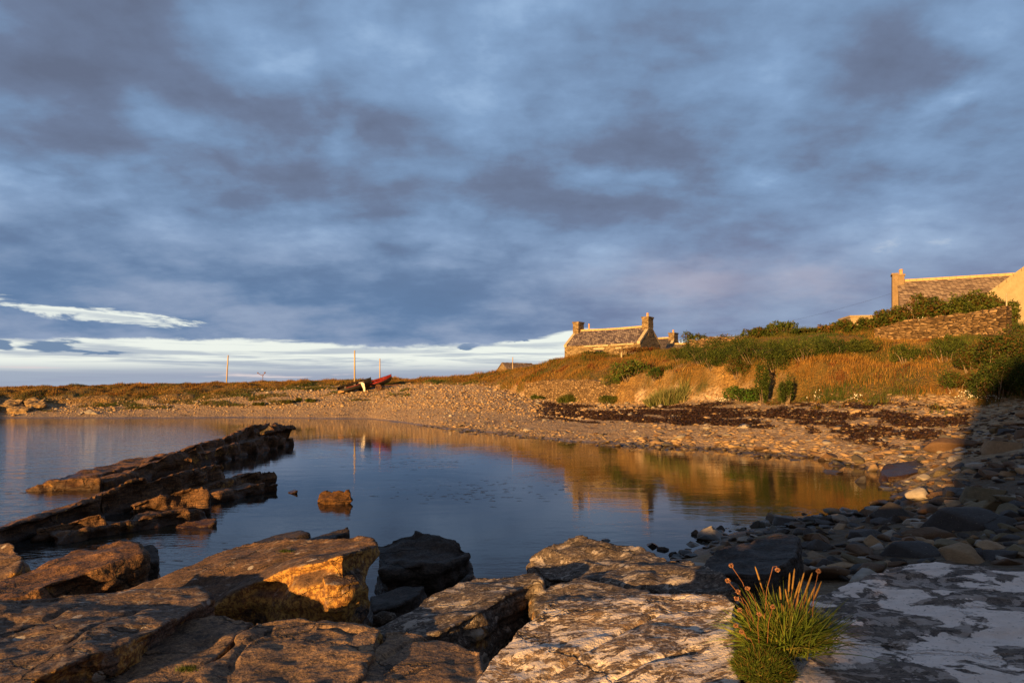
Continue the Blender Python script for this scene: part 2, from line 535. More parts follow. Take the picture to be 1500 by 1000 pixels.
def ground_mat():
    m, nt, bs = mat('beach_and_turf')
    p = nt.pos()
    x, y, z = nt.sep(p)
    n1 = nt.noise(p, .35, 4, .6)
    cell = nt.voro(p, 6.5, out=1)
    cellb = nt.voro(p, 6.5)
    cs = nt.sep(cell)
    stone = nt.ramp(cs[0], [(0, (.17, .105, .06)), (.3, (.32, .21, .12)), (.6, (.44, .31, .18)), (.85, (.52, .40, .26)), (1, (.25, .20, .15))])
    sand = nt.mix(nt.noise(p, 9, 4, .6), (.27, .18, .11), (.44, .31, .19))
    fine_ = nt.ss(nt.m('ADD', n1, nt.m('MULTIPLY', z, -.25)), .12, .42)
    col = nt.mix(nt.m('MULTIPLY', fine_, .62), stone, sand)
    # thin tide lines of dark drift
    tl = nt.noise(nt.xyz(nt.m('MULTIPLY', x, .35), nt.m('MULTIPLY', y, .35), nt.m('MULTIPLY', z, 5.5)), 1.6, 5, .6)
    col = nt.mix(nt.m('MULTIPLY', nt.ss(tl, .56, .66), nt.ss(z, 1.4, .5, 0, .55)), col, (.06, .03, .02))
    grassc = nt.ramp(nt.noise(p, .45, 5, .65), [(.3, (.045, .055, .012)), (.5, (.13, .085, .022)), (.7, (.22, .12, .03))])
    earth = nt.ramp(nt.noise(p, 1.8, 6, .7), [(.3, (.10, .055, .018)), (.5, (.30, .175, .055)), (.7, (.42, .28, .10))])
    earth = nt.mix(nt.ss(nt.voro(p, 3.2, 'DISTANCE_TO_EDGE'), .06, .0), earth, (.06, .04, .02))
    col = nt.mix(nt.attr('face'), col, earth)
    col = nt.mix(nt.attr('grass'), col, grassc)
    wr = nt.attr('wrack')
    col = nt.mix(wr, col, nt.mix(nt.noise(p, 7, 3), (.012, .006, .004), (.040, .018, .010)))
    # the strip the tide has just left is wet and dark
    wet = nt.ss(nt.m('MULTIPLY_ADD', nt.m('SUBTRACT', nt.noise(p, 1.2, 3), .5), .10, z), .10, .03)
    wetr = nt.m('MULTIPLY', wet, nt.ss(x, 3.0, 7.0, .55, 1.0))
    col = nt.mix(nt.m('MULTIPLY', wetr, .85), col, (.030, .024, .020))
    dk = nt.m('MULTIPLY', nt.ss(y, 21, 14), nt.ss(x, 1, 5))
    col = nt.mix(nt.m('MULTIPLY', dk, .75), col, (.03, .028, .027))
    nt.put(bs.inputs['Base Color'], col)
    nt.put(bs.inputs['Roughness'], nt.m('SUBTRACT', .92, nt.m('MULTIPLY', wet, .55)))
    h = nt.m('SUBTRACT', nt.noise(p, 14, 4, .65), nt.m('MULTIPLY', cellb, 1.1))
    nt.put(bs.inputs['Normal'], nt.bump(h, .9, .10))
    return m


def water_mat():
    m, nt, bs = mat('sea_water')
    p = nt.pos()
    x, y, z = nt.sep(p)
    q = nt.xyz(x, nt.m('MULTIPLY', y, 1.0), 0.0)
    r1 = nt.noise(nt.v('MULTIPLY', q, (.55, 1.1, 1)), 1.3, 4, .55, .4)
    r2 = nt.noise(nt.v('MULTIPLY', q, (1.0, 1.8, 1)), 5.5, 3, .6, .2)
    r3 = nt.noise(q, .22, 4, .6, .8)
    # the open side (left) is rippled, the pool behind the reef is nearly still
    openw = nt.ss(nt.m('MULTIPLY_ADD', y, .42, x), 1.0, -3.0)
    amp = nt.m('MULTIPLY_ADD', openw, .9, nt.ss(r3, .45, .62, .10, .22))
    far = nt.ss(y, 12, 60, 1.0, .50)
    h = nt.m('MULTIPLY_ADD', r2, .22, r1)
    nt.put(bs.inputs['Normal'], nt.bump(h, nt.m('MULTIPLY', amp, far), .045))
    bed = nt.mix(nt.noise(p, .5, 5, .6), (.004, .007, .010), (.012, .014, .012))
    shallow = nt.m('MULTIPLY', nt.attr('shallow'), nt.ss(x, 2, 7))
    bed = nt.mix(nt.m('MULTIPLY', shallow, .8), bed, (.075, .045, .012))
    nt.put(bs.inputs['Base Color'], bed)
    bs.inputs['Roughness'].default_value = .03
    bs.inputs['IOR'].default_value = 1.333
    bs.inputs['Specular IOR Level'].default_value = .5
    return m


M['ground'] = ground_mat()
M['water'] = water_mat()
gme = new_mesh('ground', np.stack([gx, gy, gz], 1), gf, True,
               {'grass': ('FLOAT', gg), 'face': ('FLOAT', ge), 'wrack': ('FLOAT', gw)})
link('ground', gme, M['ground'], kind='structure')

wa = np.concatenate([np.arange(-180, -45, 3.), np.arange(-45, 45, .5), np.arange(45, 181, 3.)])
wr_ = np.concatenate([[.001, 2], np.linspace(4, 80, 150), [95, 120, 200, 290]])
T2, R2 = np.meshgrid(np.radians(wa), wr_, indexing='ij')
wx, wy = (R2 * np.sin(T2)).ravel(), (R2 * np.cos(T2)).ravel()
lz, _ = land(wx, wy)
n2 = len(wr_)
ii, jj = np.meshgrid(np.arange(len(wa) - 1), np.arange(n2 - 1), indexing='ij')
q = (ii * n2 + jj).ravel()
wf = np.stack([q, q + n2, q + n2 + 1, q + 1], 1)[:, ::-1]
wme = new_mesh('water', np.stack([wx, wy, wx * 0], 1), wf, True, {'shallow': ('FLOAT', sstep(lz, -.7, -.1))})
link('water', wme, M['water'], kind='structure')


# ------------------------------------------------------------------ rock
def rock_mat(name, dark=(.06, .045, .035), mid=(.16, .105, .07), light=(.28, .19, .12), lichen=0.0, lsc=3.0, lcol=(.46, .42, .40),
             orange=0.0, wetline=.25, strata=(1, 1, 11), topmid=None, grain=1.0, stretch=(1, 1, 1), gloss=0.75, rust=(.42, .17, .03), lthr=.5, flecks=0.35, lsmall=.6, crust=0.0):
    m, nt, bs = mat(name)
    p = nt.pos()
    x, y, z = nt.sep(p)
    nz = nt.sep(nt.n.new('ShaderNodeNewGeometry').outputs['Normal'])[2]
    ps = nt.v('MULTIPLY', p, stretch)
    n1 = nt.noise(ps, 1.6, 6, .65, .3)
    n2 = nt.noise(nt.v('MULTIPLY', p, strata), 3.5, 6, .7)
    n3 = nt.noise(p, 32 * grain, 4, .7)
    n4 = nt.noise(ps, 9 * grain, 5, .68)
    side = nt.ss(nz, .75, .35)
    f = nt.mix(side, nt.m('MULTIPLY_ADD', n1, .5, nt.m('MULTIPLY', n4, .5)), n2)
    f = nt.m('MULTIPLY_ADD', nt.m('SUBTRACT', n3, .5), .62, f)
    col = nt.ramp(f, [(.34, dark), (.50, mid), (.66, light)])
    # small pits and dark lichen specks
    col = nt.mix(nt.m('MULTIPLY', nt.ss(nt.noise(ps, 14 * grain, 5, .8, .6), .53, .60), .72), col, tuple(c * .5 for c in dark))
    col = nt.mix(nt.m('MULTIPLY', nt.ss(nt.noise(p, 75, 2, .6), .56, .64), .55), col, tuple(c * .45 for c in dark))
    col = nt.mix(nt.m('MULTIPLY', nt.ss(nt.noise(nt.v('ADD', p, (3, 3, 3)), 60, 2, .6), .64, .70), .5), col, tuple(min(.6, c * 1.7) for c in light))
    vj = nt.v('ADD', nt.v('MULTIPLY', p, (.75, 1.5, 2.5)), nt.v('SCALE', nt.noise(p, 2.6, 5, .7, col=True), scale=.34))
    joint = nt.m('MULTIPLY', nt.ss(nt.voro(vj, 1.25, 'DISTANCE_TO_EDGE'), .020, .004), nt.ss(nt.noise(p, 1.1, 2), .44, .54))
    col = nt.mix(nt.m('MULTIPLY', joint, .8), col, tuple(c * .35 for c in dark))
    if orange > 0:
        o = nt.ss(nt.noise(p, 2.2, 5, .65), .62 - orange * .25, .70 - orange * .25)
        oc = nt.mix(nt.ss(nt.noise(p, 24, 4, .75), .42, .58), (.50, .28, .07), (.17, .075, .022))
        col = nt.mix(nt.m('MULTIPLY', o, nt.m('MULTIPLY_ADD', side, .85, .05)), col, oc)
    if lichen > 0:
        lp = nt.v('ADD', ps, nt.v('SCALE', nt.noise(p, 3.0, 3, col=True), scale=.22))
        ln = nt.noise(lp, lsc, 8, .60, .15)
        l = nt.ss(ln, lthr + .10 - lichen * .16, lthr + .125 - lichen * .16)
        l2 = nt.ss(nt.noise(lp, lsc * 4.5, 5, .6), .60 - lichen * .08, .63 - lichen * .08)
        l2 = nt.m('MULTIPLY', l2, lsmall)
        lm = nt.m('MAXIMUM', l, l2)
        lm = nt.m('MULTIPLY', lm, nt.ss(nz, .10, .45, .30, 1.0))
        lm = nt.m('MULTIPLY', lm, nt.ss(nt.noise(p, 45, 3, .6), .30, .42, .35, 1.0))
        lc = nt.mix(nt.noise(p, 12, 4), tuple(c * .78 for c in lcol), tuple(min(1, c * 1.2) for c in lcol))
        col = nt.mix(lm, col, lc)
    if flecks > 0:
        # round lichen rosettes
        v = nt.voro(nt.v('ADD', p, nt.v('SCALE', nt.noise(p, 20, 2, col=True), scale=.02)), 5.0)
        pick = nt.sep(nt.voro(p, 5.0, out=1))[0]
        ro = nt.m('MULTIPLY', nt.ss(v, .20, .16), nt.m('GREATER_THAN', pick, 1 - flecks * .35))
        col = nt.mix(nt.m('MULTIPLY', ro, .8), col, (.40, .37, .34))
    wet = nt.ss(nt.m('MULTIPLY_ADD', nt.m('SUBTRACT', nt.noise(p, 1.7, 4), .5), .35, z), wetline + .08, wetline - .08)
    col = nt.mix(nt.m('MULTIPLY', wet, .82), col, nt.mix(nt.noise(p, 18, 3), (.010, .006, .004), (.055, .022, .008)))
    nt.put(bs.inputs['Base Color'], col)
    nt.put(bs.inputs['Roughness'], nt.m('SUBTRACT', gloss + .12, nt.m('MULTIPLY', wet, .35)))
    h = nt.m('MULTIPLY_ADD', n4, 1.0, nt.m('MULTIPLY', n3, .60))
    h = nt.m('MULTIPLY_ADD', joint, -1.6, h)
    h = nt.m('MULTIPLY_ADD', side, nt.m('MULTIPLY', nt.noise(p, 13, 4, .75, .5), 1.4), h)
    if lichen > 0:
        h = nt.m('MULTIPLY_ADD', lm, .10, h)
    nt.put(bs.inputs['Normal'], nt.bump(h, .9, .026))
    return m


M['reef'] = rock_mat('reef_rock', (.022, .012, .008), (.11, .055, .026), (.27, .14, .06), wetline=.12, orange=.15, flecks=0, gloss=.6)
M['slab_brown'] = rock_mat('brown_slab_rock', (.045, .030, .024), (.135, .085, .060), (.27, .165, .105), lichen=.12, lsc=2.2, orange=.95, wetline=.15, stretch=(.85, 1.3, 1), lthr=.60, lsmall=.3)
M['slab_dark'] = rock_mat('dark_brown_slab_rock', (.028, .019, .016), (.085, .052, .038), (.17, .10, .065), lichen=.12, lsc=2.6, orange=1.0, wetline=.15, stretch=(.7, 1.6, 1), lthr=.60, lsmall=.25)
M['slab_rim'] = rock_mat('rim_slab_rock', (.030, .022, .019), (.11, .072, .052), (.23, .15, .10), lichen=.5, lsc=3.2, lcol=(.42, .38, .34), orange=.42, wetline=.15, stretch=(.8, 1.3, 1), lthr=.60, lsmall=.3, flecks=1.0)
M['slab_tan'] = rock_mat('tan_slab_rock', (.046, .036, .033), (.165, .108, .073), (.34, .22, .13), lichen=.0, orange=.5, wetline=.1, stretch=(.95, 1.15, 1), flecks=0)
M['slab_grey'] = rock_mat('grey_lichen_rock', (.028, .023, .021), (.088, .068, .057), (.18, .14, .115), lichen=.55, lsc=5.5, orange=.2, wetline=.15, stretch=(.8, 1.2, 1), lcol=(.38, .33, .29), lthr=.555, lsmall=.5)
M['slab_lichen'] = rock_mat('pale_lichen_rock', (.055, .042, .035), (.155, .115, .09), (.28, .19, .12), lichen=.98, lsc=8.5, orange=.9, wetline=.1, stretch=(.8, 1.15, 1), lcol=(.64, .56, .50), lthr=.562, lsmall=.6)
M['slab_white'] = rock_mat('white_crusted_rock', (.055, .042, .038), (.13, .10, .085), (.22, .17, .14), lichen=1.0, lsc=2.7, orange=.1, wetline=.1, stretch=(1, 1, 1), lcol=(.82, .69, .63), lthr=.562, lsmall=.35)
M['dark_rock'] = rock_mat('dark_wet_rock', (.014, .010, .009), (.045, .032, .027), (.09, .065, .054), wetline=.35, flecks=.0, orange=.0, gloss=.55)
M['cliff'] = rock_mat('cliff_rock', (.10, .06, .03), (.30, .20, .10), (.46, .34, .19), orange=.2, wetline=-5, flecks=0, gloss=.8)
M['weed_rock'] = rock_mat('weedy_rock', (.03, .014, .005), (.10, .045, .012), (.17, .08, .02), wetline=.02, flecks=0, grain=1.5)


def hash_noise1(s, seed):
    i = np.floor(s).astype(int)
    return np.random.default_rng(seed).uniform(-1, 1, 4096)[i & 4095]


def slab(name, pts, thick, material, label, vox=.03, flare=.06, smooth=3, strata=.03, layer=.09, rough=.03, group=None, seed=1,
         cracks=0.0, cat='rock', lines=(), topbump=1.0):
    T = np.array([W(*p) for p in pts])
    c = T.mean(0)
    # fit a plane for the bedding
    u, s_, vt = np.linalg.svd(T - c)
    b = vt[2] * (1 if vt[2][2] > 0 else -1)
    if b[2] < .5:
        b = np.array([0, 0, 1.])
    B = T.copy()
    d = (T - c)
    d[:, 2] = 0
    B += d * flare
    B[:, 2] -= thick
    n = len(T)
    bm = bmesh.new()
    tv = [bm.verts.new(p) for p in T]
    bv = [bm.verts.new(p) for p in B]
    tc = bm.verts.new(c + b * (0.0))
    bc = bm.verts.new(B.mean(0))
    for i in range(n):
        j = (i + 1) % n
        bm.faces.new((tv[i], tv[j], bv[j], bv[i]))
        bm.faces.new((tc, tv[j], tv[i]))
        bm.faces.new((bc, bv[i], bv[j]))
    bmesh.ops.recalc_face_normals(bm, faces=bm.faces)
    me = bpy.data.meshes.new('tmp')
    bm.to_mesh(me)
    bm.free()
    o = bpy.data.objects.new('tmp', me)
    COL.objects.link(o)
    md = o.modifiers.new('r', 'REMESH')
    md.mode = 'VOXEL'
    md.voxel_size = vox
    smooth = min(smooth, 1) if vox < .03 else smooth
    if smooth:
        sm = o.modifiers.new('s', 'SMOOTH')
        sm.iterations = smooth
        sm.factor = .5
    dg = bpy.context.evaluated_depsgraph_get()
    ev = bpy.data.meshes.new_from_object(o.evaluated_get(dg))
    bpy.data.objects.remove(o)
    N = len(ev.vertices)
    co = np.empty(N * 3, np.float32)
    ev.vertices.foreach_get('co', co)
    co = co.reshape(-1, 3).astype(float)
    no = np.empty(N * 3, np.float32)
    ev.vertex_normals.foreach_get('vector', no)
    no = no.reshape(-1, 3).astype(float)
    ed = np.empty(len(ev.edges) * 2, np.int32)
    ev.edges.foreach_get('vertices', ed)
    ed = ed.reshape(-1, 2)
    deg = np.bincount(ed.ravel(), minlength=N).astype(float)

    def lap(q):
        return (np.bincount(ed[:, 0], q[ed[:, 1]], N) + np.bincount(ed[:, 1], q[ed[:, 0]], N)) / deg
    for _ in range(5):
        no = np.stack([lap(no[:, c_]) for c_ in range(3)], 1)
    no /= np.linalg.norm(no, axis=1)[:, None] + 1e-9
    bn = no @ b
    side = 1 - sstep(np.abs(bn), .45, .85)
    sc = 1.0
    hgt = co @ b
    lay = hgt / layer + fbm(co * .9 + seed, 2) * .8
    par = co - np.outer(hgt, b)
    sh = hash_noise1(lay, seed) * .6 + perlin(np.stack([par[:, 0] * 1.4, par[:, 1] * 1.4, np.floor(lay) * 3.7 + seed], 1)) * 1.3
    fr = lay - np.floor(lay)
    groove = -np.exp(-((np.minimum(fr, 1 - fr)) / .10) ** 2) * .6
    disp = side * strata * (sh + groove) * .8
    blk = perlin(co * 1.8 + seed * 3.1)
    disp += side * strata * 1.3 * np.tanh(blk * 6)
    disp += rough * fbm(co * 1.5 + seed, 4) * .9 + rough * .30 * fbm(co * 7 + seed, 3)
    # stepped bedding on the upper face
    st = np.stack([co[:, 0] * .8, co[:, 1] * 1.5, co[:, 2]], 1) + seed * 1.7
    step = np.tanh(perlin(st * 1.1) * 14) * .5 + np.tanh(perlin(st * 2.6 + 5) * 14) * .30
    disp += (1 - side) * rough * .95 * topbump * step
    # sharp chips and flakes
    ch = perlin(co * 4.5 + seed * 1.3)
    disp -= rough * .9 * np.clip(ch - .12, 0, .22) / .22 * (.35 + .65 * side)
    disp += rough * .35 * np.tanh(perlin(co * 9 + seed) * 5) * side
    disp += rough * .16 * fbm(co * 22 + seed, 3)
    disp += rough * .55 * fbm(co * (3.2, 4.2, 4) + seed * 2.2, 3)
    for pl in lines:
        A_ = np.array([W(q[0], q[1], c[2])[:2] for q in pl])
        dmin = np.full(N, 9.0)
        wob = np.stack([perlin(co * 3 + 7), perlin(co * 3 + 19)], 1) * .035 + np.stack([perlin(co * 14 + 7), perlin(co * 14 + 19)], 1) * .008
        q2 = co[:, :2] + wob
        for a0, a1 in zip(A_[:-1], A_[1:]):
            dd = a1 - a0
            tt = np.clip(((q2 - a0) @ dd) / (dd @ dd), 0, 1)
            dmin = np.minimum(dmin, np.linalg.norm(q2 - a0 - tt[:, None] * dd, axis=1))
        disp -= (1 - side) * .032 * np.exp(-(dmin / .016) ** 2)
    if cracks:
        cr = perlin(np.stack([co[:, 0] * .7 - co[:, 1] * .5, co[:, 1] * .25 + co[:, 0] * .3, co[:, 2] * .2], 1) * 1.6 + seed * 2.3)
        disp -= (1 - side) * cracks * np.exp(-(cr / .018) ** 2)
    for _ in range(2):
        disp = .4 * disp + .6 * lap(disp)
    co += no * disp[:, None]
    if vox > .03:
        for c_ in range(3):
            co[:, c_] = .45 * co[:, c_] + .55 * lap(co[:, c_])
    ev.vertices.foreach_set('co', co.astype(np.float32).ravel())
    ev.polygons.foreach_set('use_smooth', np.ones(len(ev.polygons), bool))
    ev.update()
    ev.materials.clear()
    ob = link(name, ev, material, label=label, cat=cat, group=group)
    recentre(ob)
    return ob


SR = M
# foreground
slab('rock_slab', [(-60, 897, 1.02), (0, 880, 1.03), (150, 866, 1.01), (285, 857, 1.01), (302, 878, 1.01), (230, 925, 1.03), (130, 962, 1.05), (20, 1008, 1.03), (-100, 1060, 1.0)],
     .8, SR['slab_rim'], 'brown slab with white rimmed edge in the bottom left corner', vox=.013, strata=.045, layer=.06, rough=.024, seed=2, flare=.02, lines=[[(10, 922), (60, 905), (120, 884)], [(60, 960), (150, 915), (200, 895)]])
slab('rock_slab', [(285, 903, .93), (332, 901, .95), (370, 912, .93), (252, 1015, .88), (200, 1070, .85), (-40, 1070, .85), (110, 992, .88)],
     .6, SR['slab_tan'], 'narrow tan slab between the white rimmed slab and the long crack', vox=.013, rough=.018, strata=.015, layer=.05, seed=3, flare=.0)
slab('rock_slab', [(379, 913, .94), (430, 908, .96), (480, 907, .97), (562, 915, .98), (548, 950, .97), (500, 1024, .94), (470, 1090, .90), (200, 1090, .88), (262, 1012, .90)],
     .6, SR['slab_tan'], 'broad flat tan slab at the bottom, below the golden faced block', vox=.012, rough=.026, strata=.03, layer=.05, seed=4, flare=.0, lines=[[(470, 925), (520, 932), (555, 925)], [(330, 975), (360, 940), (395, 925)]])
slab('rock_slab', [(566, 924, .94), (606, 919, .96), (640, 930, .95), (702, 954, .95), (712, 1090, .90), (480, 1090, .90), (512, 1020, .92), (552, 952, .94)],
     .6, SR['slab_tan'], 'orange brown wedge slab at bottom centre beside the speckled slab', vox=.013, rough=.018, strata=.02, layer=.05, seed=5, flare=.0, lines=[[(555, 965), (600, 940), (640, 932)]])
slab('rock_slab', [(140, 874, .62), (250, 836, .85), (360, 799, 1.02), (430, 792, 1.12), (525, 785, 1.22), (545, 790, 1.22), (551, 800, 1.19), (505, 812, 1.28), (445, 829, 1.15), (370, 853, .95), (300, 886, .75)],
     .95, SR['slab_dark'], 'big tilted block with golden front face beside the water', vox=.022, strata=.05, layer=.16, rough=.02, seed=6, flare=.0, smooth=2)
slab('rock', [(470, 842, 1.10), (500, 838, 1.10), (522, 842, 1.08), (530, 850, 1.05), (500, 858, 1.05), (474, 856, 1.07)],
     .22, SR['slab_brown'], 'small golden block wedged under the overhang of the big tilted block', vox=.015, strata=.01, layer=.1, rough=.012, seed=60, flare=.0, smooth=1)
slab('rock_slab', [(362, 799, .88), (400, 784, .95), (445, 775, 1.0), (452, 780, 1.0), (420, 793, .95), (385, 800, .90)],
     .25, SR['dark_rock'], 'thin dark fin of rock behind the big tilted block, nearer its middle', vox=.02, strata=.02, rough=.015, seed=7, smooth=1)
slab('rock_slab', [(428, 794, .95), (480, 779, 1.02), (509, 771, 1.07), (512, 778, 1.03), (490, 788, 1.0), (460, 795, .97)],
     .25, SR['dark_rock'], 'thin dark fin of rock rising behind the top corner of the big block', vox=.02, strata=.02, rough=.015, seed=8, smooth=1)
slab('rock', [(548, 797, .75), (600, 784, .85), (640, 782, .86), (678, 790, .82), (686, 810, .7), (640, 826, .65), (560, 836, .6)],
     .42, SR['dark_rock'], 'dark overhanging boulder at the water edge right of the big block', vox=.025, strata=.04, rough=.04, seed=9, flare=-.12)
slab('rock', [(552, 842, .4), (620, 825, .45), (690, 820, .48), (697, 843, .35), (650, 872, .3), (560, 884, .25)],
     .6, SR['dark_rock'], 'low black rock under the overhanging boulder', vox=.025, strata=.04, rough=.03, seed=10)
slab('rock', [(540, 872, .45), (590, 858, .5), (622, 857, .5), (612, 870, .48), (580, 890, .42), (545, 895, .42)],
     .3, SR['dark_rock'], 'small dark flat rock in the hollow beside the big block', vox=.018, strata=.02, rough=.015, seed=11)
slab('rock', [(546, 902, .55), (560, 893, .58), (578, 896, .58), (582, 905, .54), (560, 912, .5)],
     .12, SR['slab_grey'], 'small smooth grey stone lying in the hollow', vox=.012, strata=.0, rough=.008, seed=12, smooth=5)
slab('rock_slab', [(540, 922, .86), (640, 869, .95), (700, 846, 1.0), (755, 836, 1.06), (786, 840, 1.07), (792, 850, 1.05), (760, 864, 1.03), (700, 897, 1.0), (645, 927, .95), (600, 940, .88)],
     .55, SR['slab_grey'], 'grey slab with dark underside tilting up at bottom centre', vox=.016, strata=.03, layer=.08, rough=.02, seed=13, flare=-.03, smooth=3)
slab('rock', [(771, 818, .95), (800, 803, 1.05), (850, 789, 1.12), (930, 799, 1.1), (1000, 820, 1.1), (1060, 843, 1.1), (1078, 862, 1.05), (1000, 866, 1.0), (940, 858, 1.0), (860, 846, 1.0), (795, 846, .9)],
     .55, SR['slab_grey'], 'long lichen mottled boulder against the water in the centre', vox=.018, strata=.05, layer=.08, rough=.035, seed=14, flare=-.05)
slab('rock', [(785, 868, .95), (850, 850, 1.0), (950, 860, 1.05), (968, 876, 1.1), (900, 900, 1.0), (790, 905, .95)],
     .5, SR['slab_grey'], 'low grey ledge between the mottled boulder and the speckled slab', vox=.016, strata=.03, rough=.03, seed=15)
slab('rock_slab', [(640, 1100, 1.28), (690, 995, 1.33), (720, 955, 1.36), (765, 915, 1.40), (812, 884, 1.44), (900, 868, 1.48), (1000, 866, 1.52), (1062, 864, 1.55), (1080, 880, 1.55), (1080, 930, 1.52), (1090, 985, 1.50), (1120, 1100, 1.48)],
     .9, SR['slab_lichen'], 'large speckled slab of pale and orange lichen left of the grass tuft', vox=.013, strata=.03, layer=.07, rough=.022, seed=16, flare=.01, lines=[[(678, 990), (767, 967), (850, 942), (905, 925), (960, 908)], [(760, 1010), (880, 975), (1010, 955)]])
slab('rock_slab', [(1192, 890, 1.5), (1215, 862, 1.5), (1300, 833, 1.5), (1400, 824, 1.52), (1550, 829, 1.55), (1750, 850, 1.6), (1750, 1150, 1.6), (1130, 1150, 1.48), (1122, 1000, 1.48), (1150, 940, 1.49)],
     .9, SR['slab_white'], 'broad dark slab crusted with white lichen at bottom right', vox=.014, strata=.03, layer=.07, rough=.020, seed=17, flare=.01)
slab('rock', [(1030, 828, .86), (1048, 806, .95), (1100, 788, 1.03), (1140, 779, 1.07), (1170, 785, 1.06), (1166, 812, 1.0), (1130, 836, .95), (1042, 842, .86)],
     .42, SR['dark_rock'], 'black wedge shaped boulder above the grass tuft', vox=.022, strata=.012, rough=.03, seed=18, flare=.05)
slab('rock', [(-40, 800, .8), (20, 793, .86), (37, 812, .8), (35, 836, .7), (0, 850, .65), (-50, 850, .6)],
     .6, SR['slab_brown'], 'rounded orange brown boulder at the left edge', vox=.022, strata=.04, rough=.03, seed=19, smooth=6)
slab('rock_slab', [(-40, 866, .6), (60, 830, .7), (115, 806, .8), (190, 794, .86), (200, 799, .86), (206, 812, .8), (150, 830, .75), (60, 858, .7), (0, 880, .6)],
     .8, SR['reef'], 'ragged weedy ledge near the left edge just above the bottom slabs', vox=.02, strata=.06, layer=.10, rough=.03, seed=20, flare=.08)
slab('rock', [(192, 804, .6), (222, 797, .62), (233, 808, .55), (230, 820, .5), (205, 824, .5)],
     .5, SR['dark_rock'], 'small dark rock at the water end of the ragged weedy ledge', vox=.02, strata=.03, rough=.02, seed=21)
for pts, lab, sd in [([(1083, 992, 1.30), (1092, 976, 1.34), (1108, 974, 1.34), (1112, 985, 1.32), (1098, 1000, 1.28)], 'small pale orange stone in the crack under the grass tuft, the upper one', 41),
                     ([(1090, 1016, 1.25), (1100, 990, 1.30), (1118, 992, 1.30), (1120, 1020, 1.24)], 'brown stone at the bottom of the crack under the grass tuft', 42)]:
    slab('rock', pts, .12, SR['slab_tan'], lab, vox=.008, strata=.0, rough=.008, seed=sd, smooth=2)

# reef ledges running out from the left: beds that dip away to the left and break off in a scarp towards the camera
def ledge(crest, back, drop, thick, label, vox, strata, layer, rough, seed, fwd=.12, smooth=1, material=None):
    """crest: (px, row of the crest, row where its foot meets the water)"""
    C = []
    for px, pc, pb in crest:
        Y = 2600 / (pb - 573)
        C.append(np.array(WY(px, pc, Y)))
    ax = C[-1] - C[0]
    ax[2] = 0
    ax /= np.linalg.norm(ax)
    nb = np.array([-ax[1], ax[0], 0])
    n = len(C)
    Bk = []
    for i, c in enumerate(C):
        w = back * (.75 + .5 * abs(math.sin(i * 2.1 + seed)))
        Bk.append(c + nb * w - np.array([0, 0, c[2] * drop]))
    pts = []
    for c in C + Bk[::-1]:
        py = 573 + 1000 * (H - c[2]) / c[1]
        pts.append((750 + 1000 * c[0] / c[1], py, c[2]))
    return slab('reef_ledge', pts, thick, material or M['reef'], label, vox=vox, strata=strata, layer=layer, rough=rough, seed=seed,
                flare=0.0, smooth=smooth, cat='reef', topbump=1.6)


ledge([(110, 705, 710), (190, 683, 696), (270, 656, 679), (330, 640, 668), (372, 622, 655), (402, 617, 648), (428, 621, 645), (433, 627, 645)], 1.5, .75, 1.6,
      'far reef ledge with broken blunt end, farthest out in the bay', .055, .09, .17, .05, 22)
ledge([(275, 668, 686), (330, 652, 674), (395, 637, 658), (430, 640, 651)], .8, .3, 1.3,
      'lower dark bed tucked under the blunt end of the far reef ledge', .055, .08, .16, .05, 32)
ledge([(155, 706, 715), (215, 678, 704), (250, 665, 697), (290, 655, 691), (294, 662, 690)], .8, .5, 1.3,
      'short stepped ledge leaning on the far reef ledge', .045, .07, .12, .04, 23)
ledge([(35, 716, 720), (80, 701, 718), (143, 697, 716), (147, 700, 716)], .6, .5, .8,
      'low separate ledge with cut off right end, at far left', .04, .06, .10, .04, 24)
ledge([(-60, 797, 826), (0, 773, 803), (60, 751, 780), (120, 731, 762), (188, 706, 748), (240, 698, 740), (290, 686, 728), (325, 679, 718), (331, 684, 716)], .7, .6, 1.2,
      'long near reef ledge with pointed upturned tip', .033, .055, .10, .03, 25)
ledge([(150, 725, 757), (190, 701, 748), (213, 699, 745), (216, 703, 744)], .5, .3, .9,
      'blunt broken step standing up midway on the near reef', .033, .05, .09, .03, 33)
ledge([(270, 720, 737), (330, 702, 724), (385, 688, 710), (401, 687, 708), (403, 691, 708)], .7, .35, 1.1,
      'dark ledge behind the pointed tip of the near reef', .035, .06, .11, .03, 26)
ledge([(320, 722, 735), (390, 706, 721), (410, 709, 719)], .6, .2, .9,
      'low black bed at the waterline under the dark ledge', .035, .05, .10, .03, 34)
ledge([(90, 785, 797), (140, 770, 786), (200, 758, 777), (260, 750, 767), (300, 747, 760)], .7, .4, .7,
      'low weed covered shelf in front of the near reef', .03, .05, .07, .05, 27)
ledge([(192, 738, 763), (225, 728, 759), (262, 718, 756), (300, 710, 753), (304, 716, 753)], .6, .4, .8,
      'brown lit bed in the hollow of the near reef', .03, .05, .09, .04, 35)
ledge([(55, 779, 793), (90, 765, 789), (150, 750, 783), (156, 755, 782)], .6, .4, .8,
      'brown lit bed low on the left flank of the near reef', .03, .05, .08, .04, 36)
ledge([(215, 686, 701), (255, 671, 697), (284, 668, 695)], .5, .4, .8,
      'small brown block wedged between the far and near reef', .04, .05, .10, .04, 37)
slab('reef_ledge', [(256, 768, .06), (296, 757, .15), (316, 757, .14), (318, 763, .1), (300, 770, .04)],
     .3, SR['reef'], 'small weedy rock tip in the water off the near reef', vox=.03, strata=.03, layer=.08, rough=.04, seed=28, cat='reef', smooth=1)
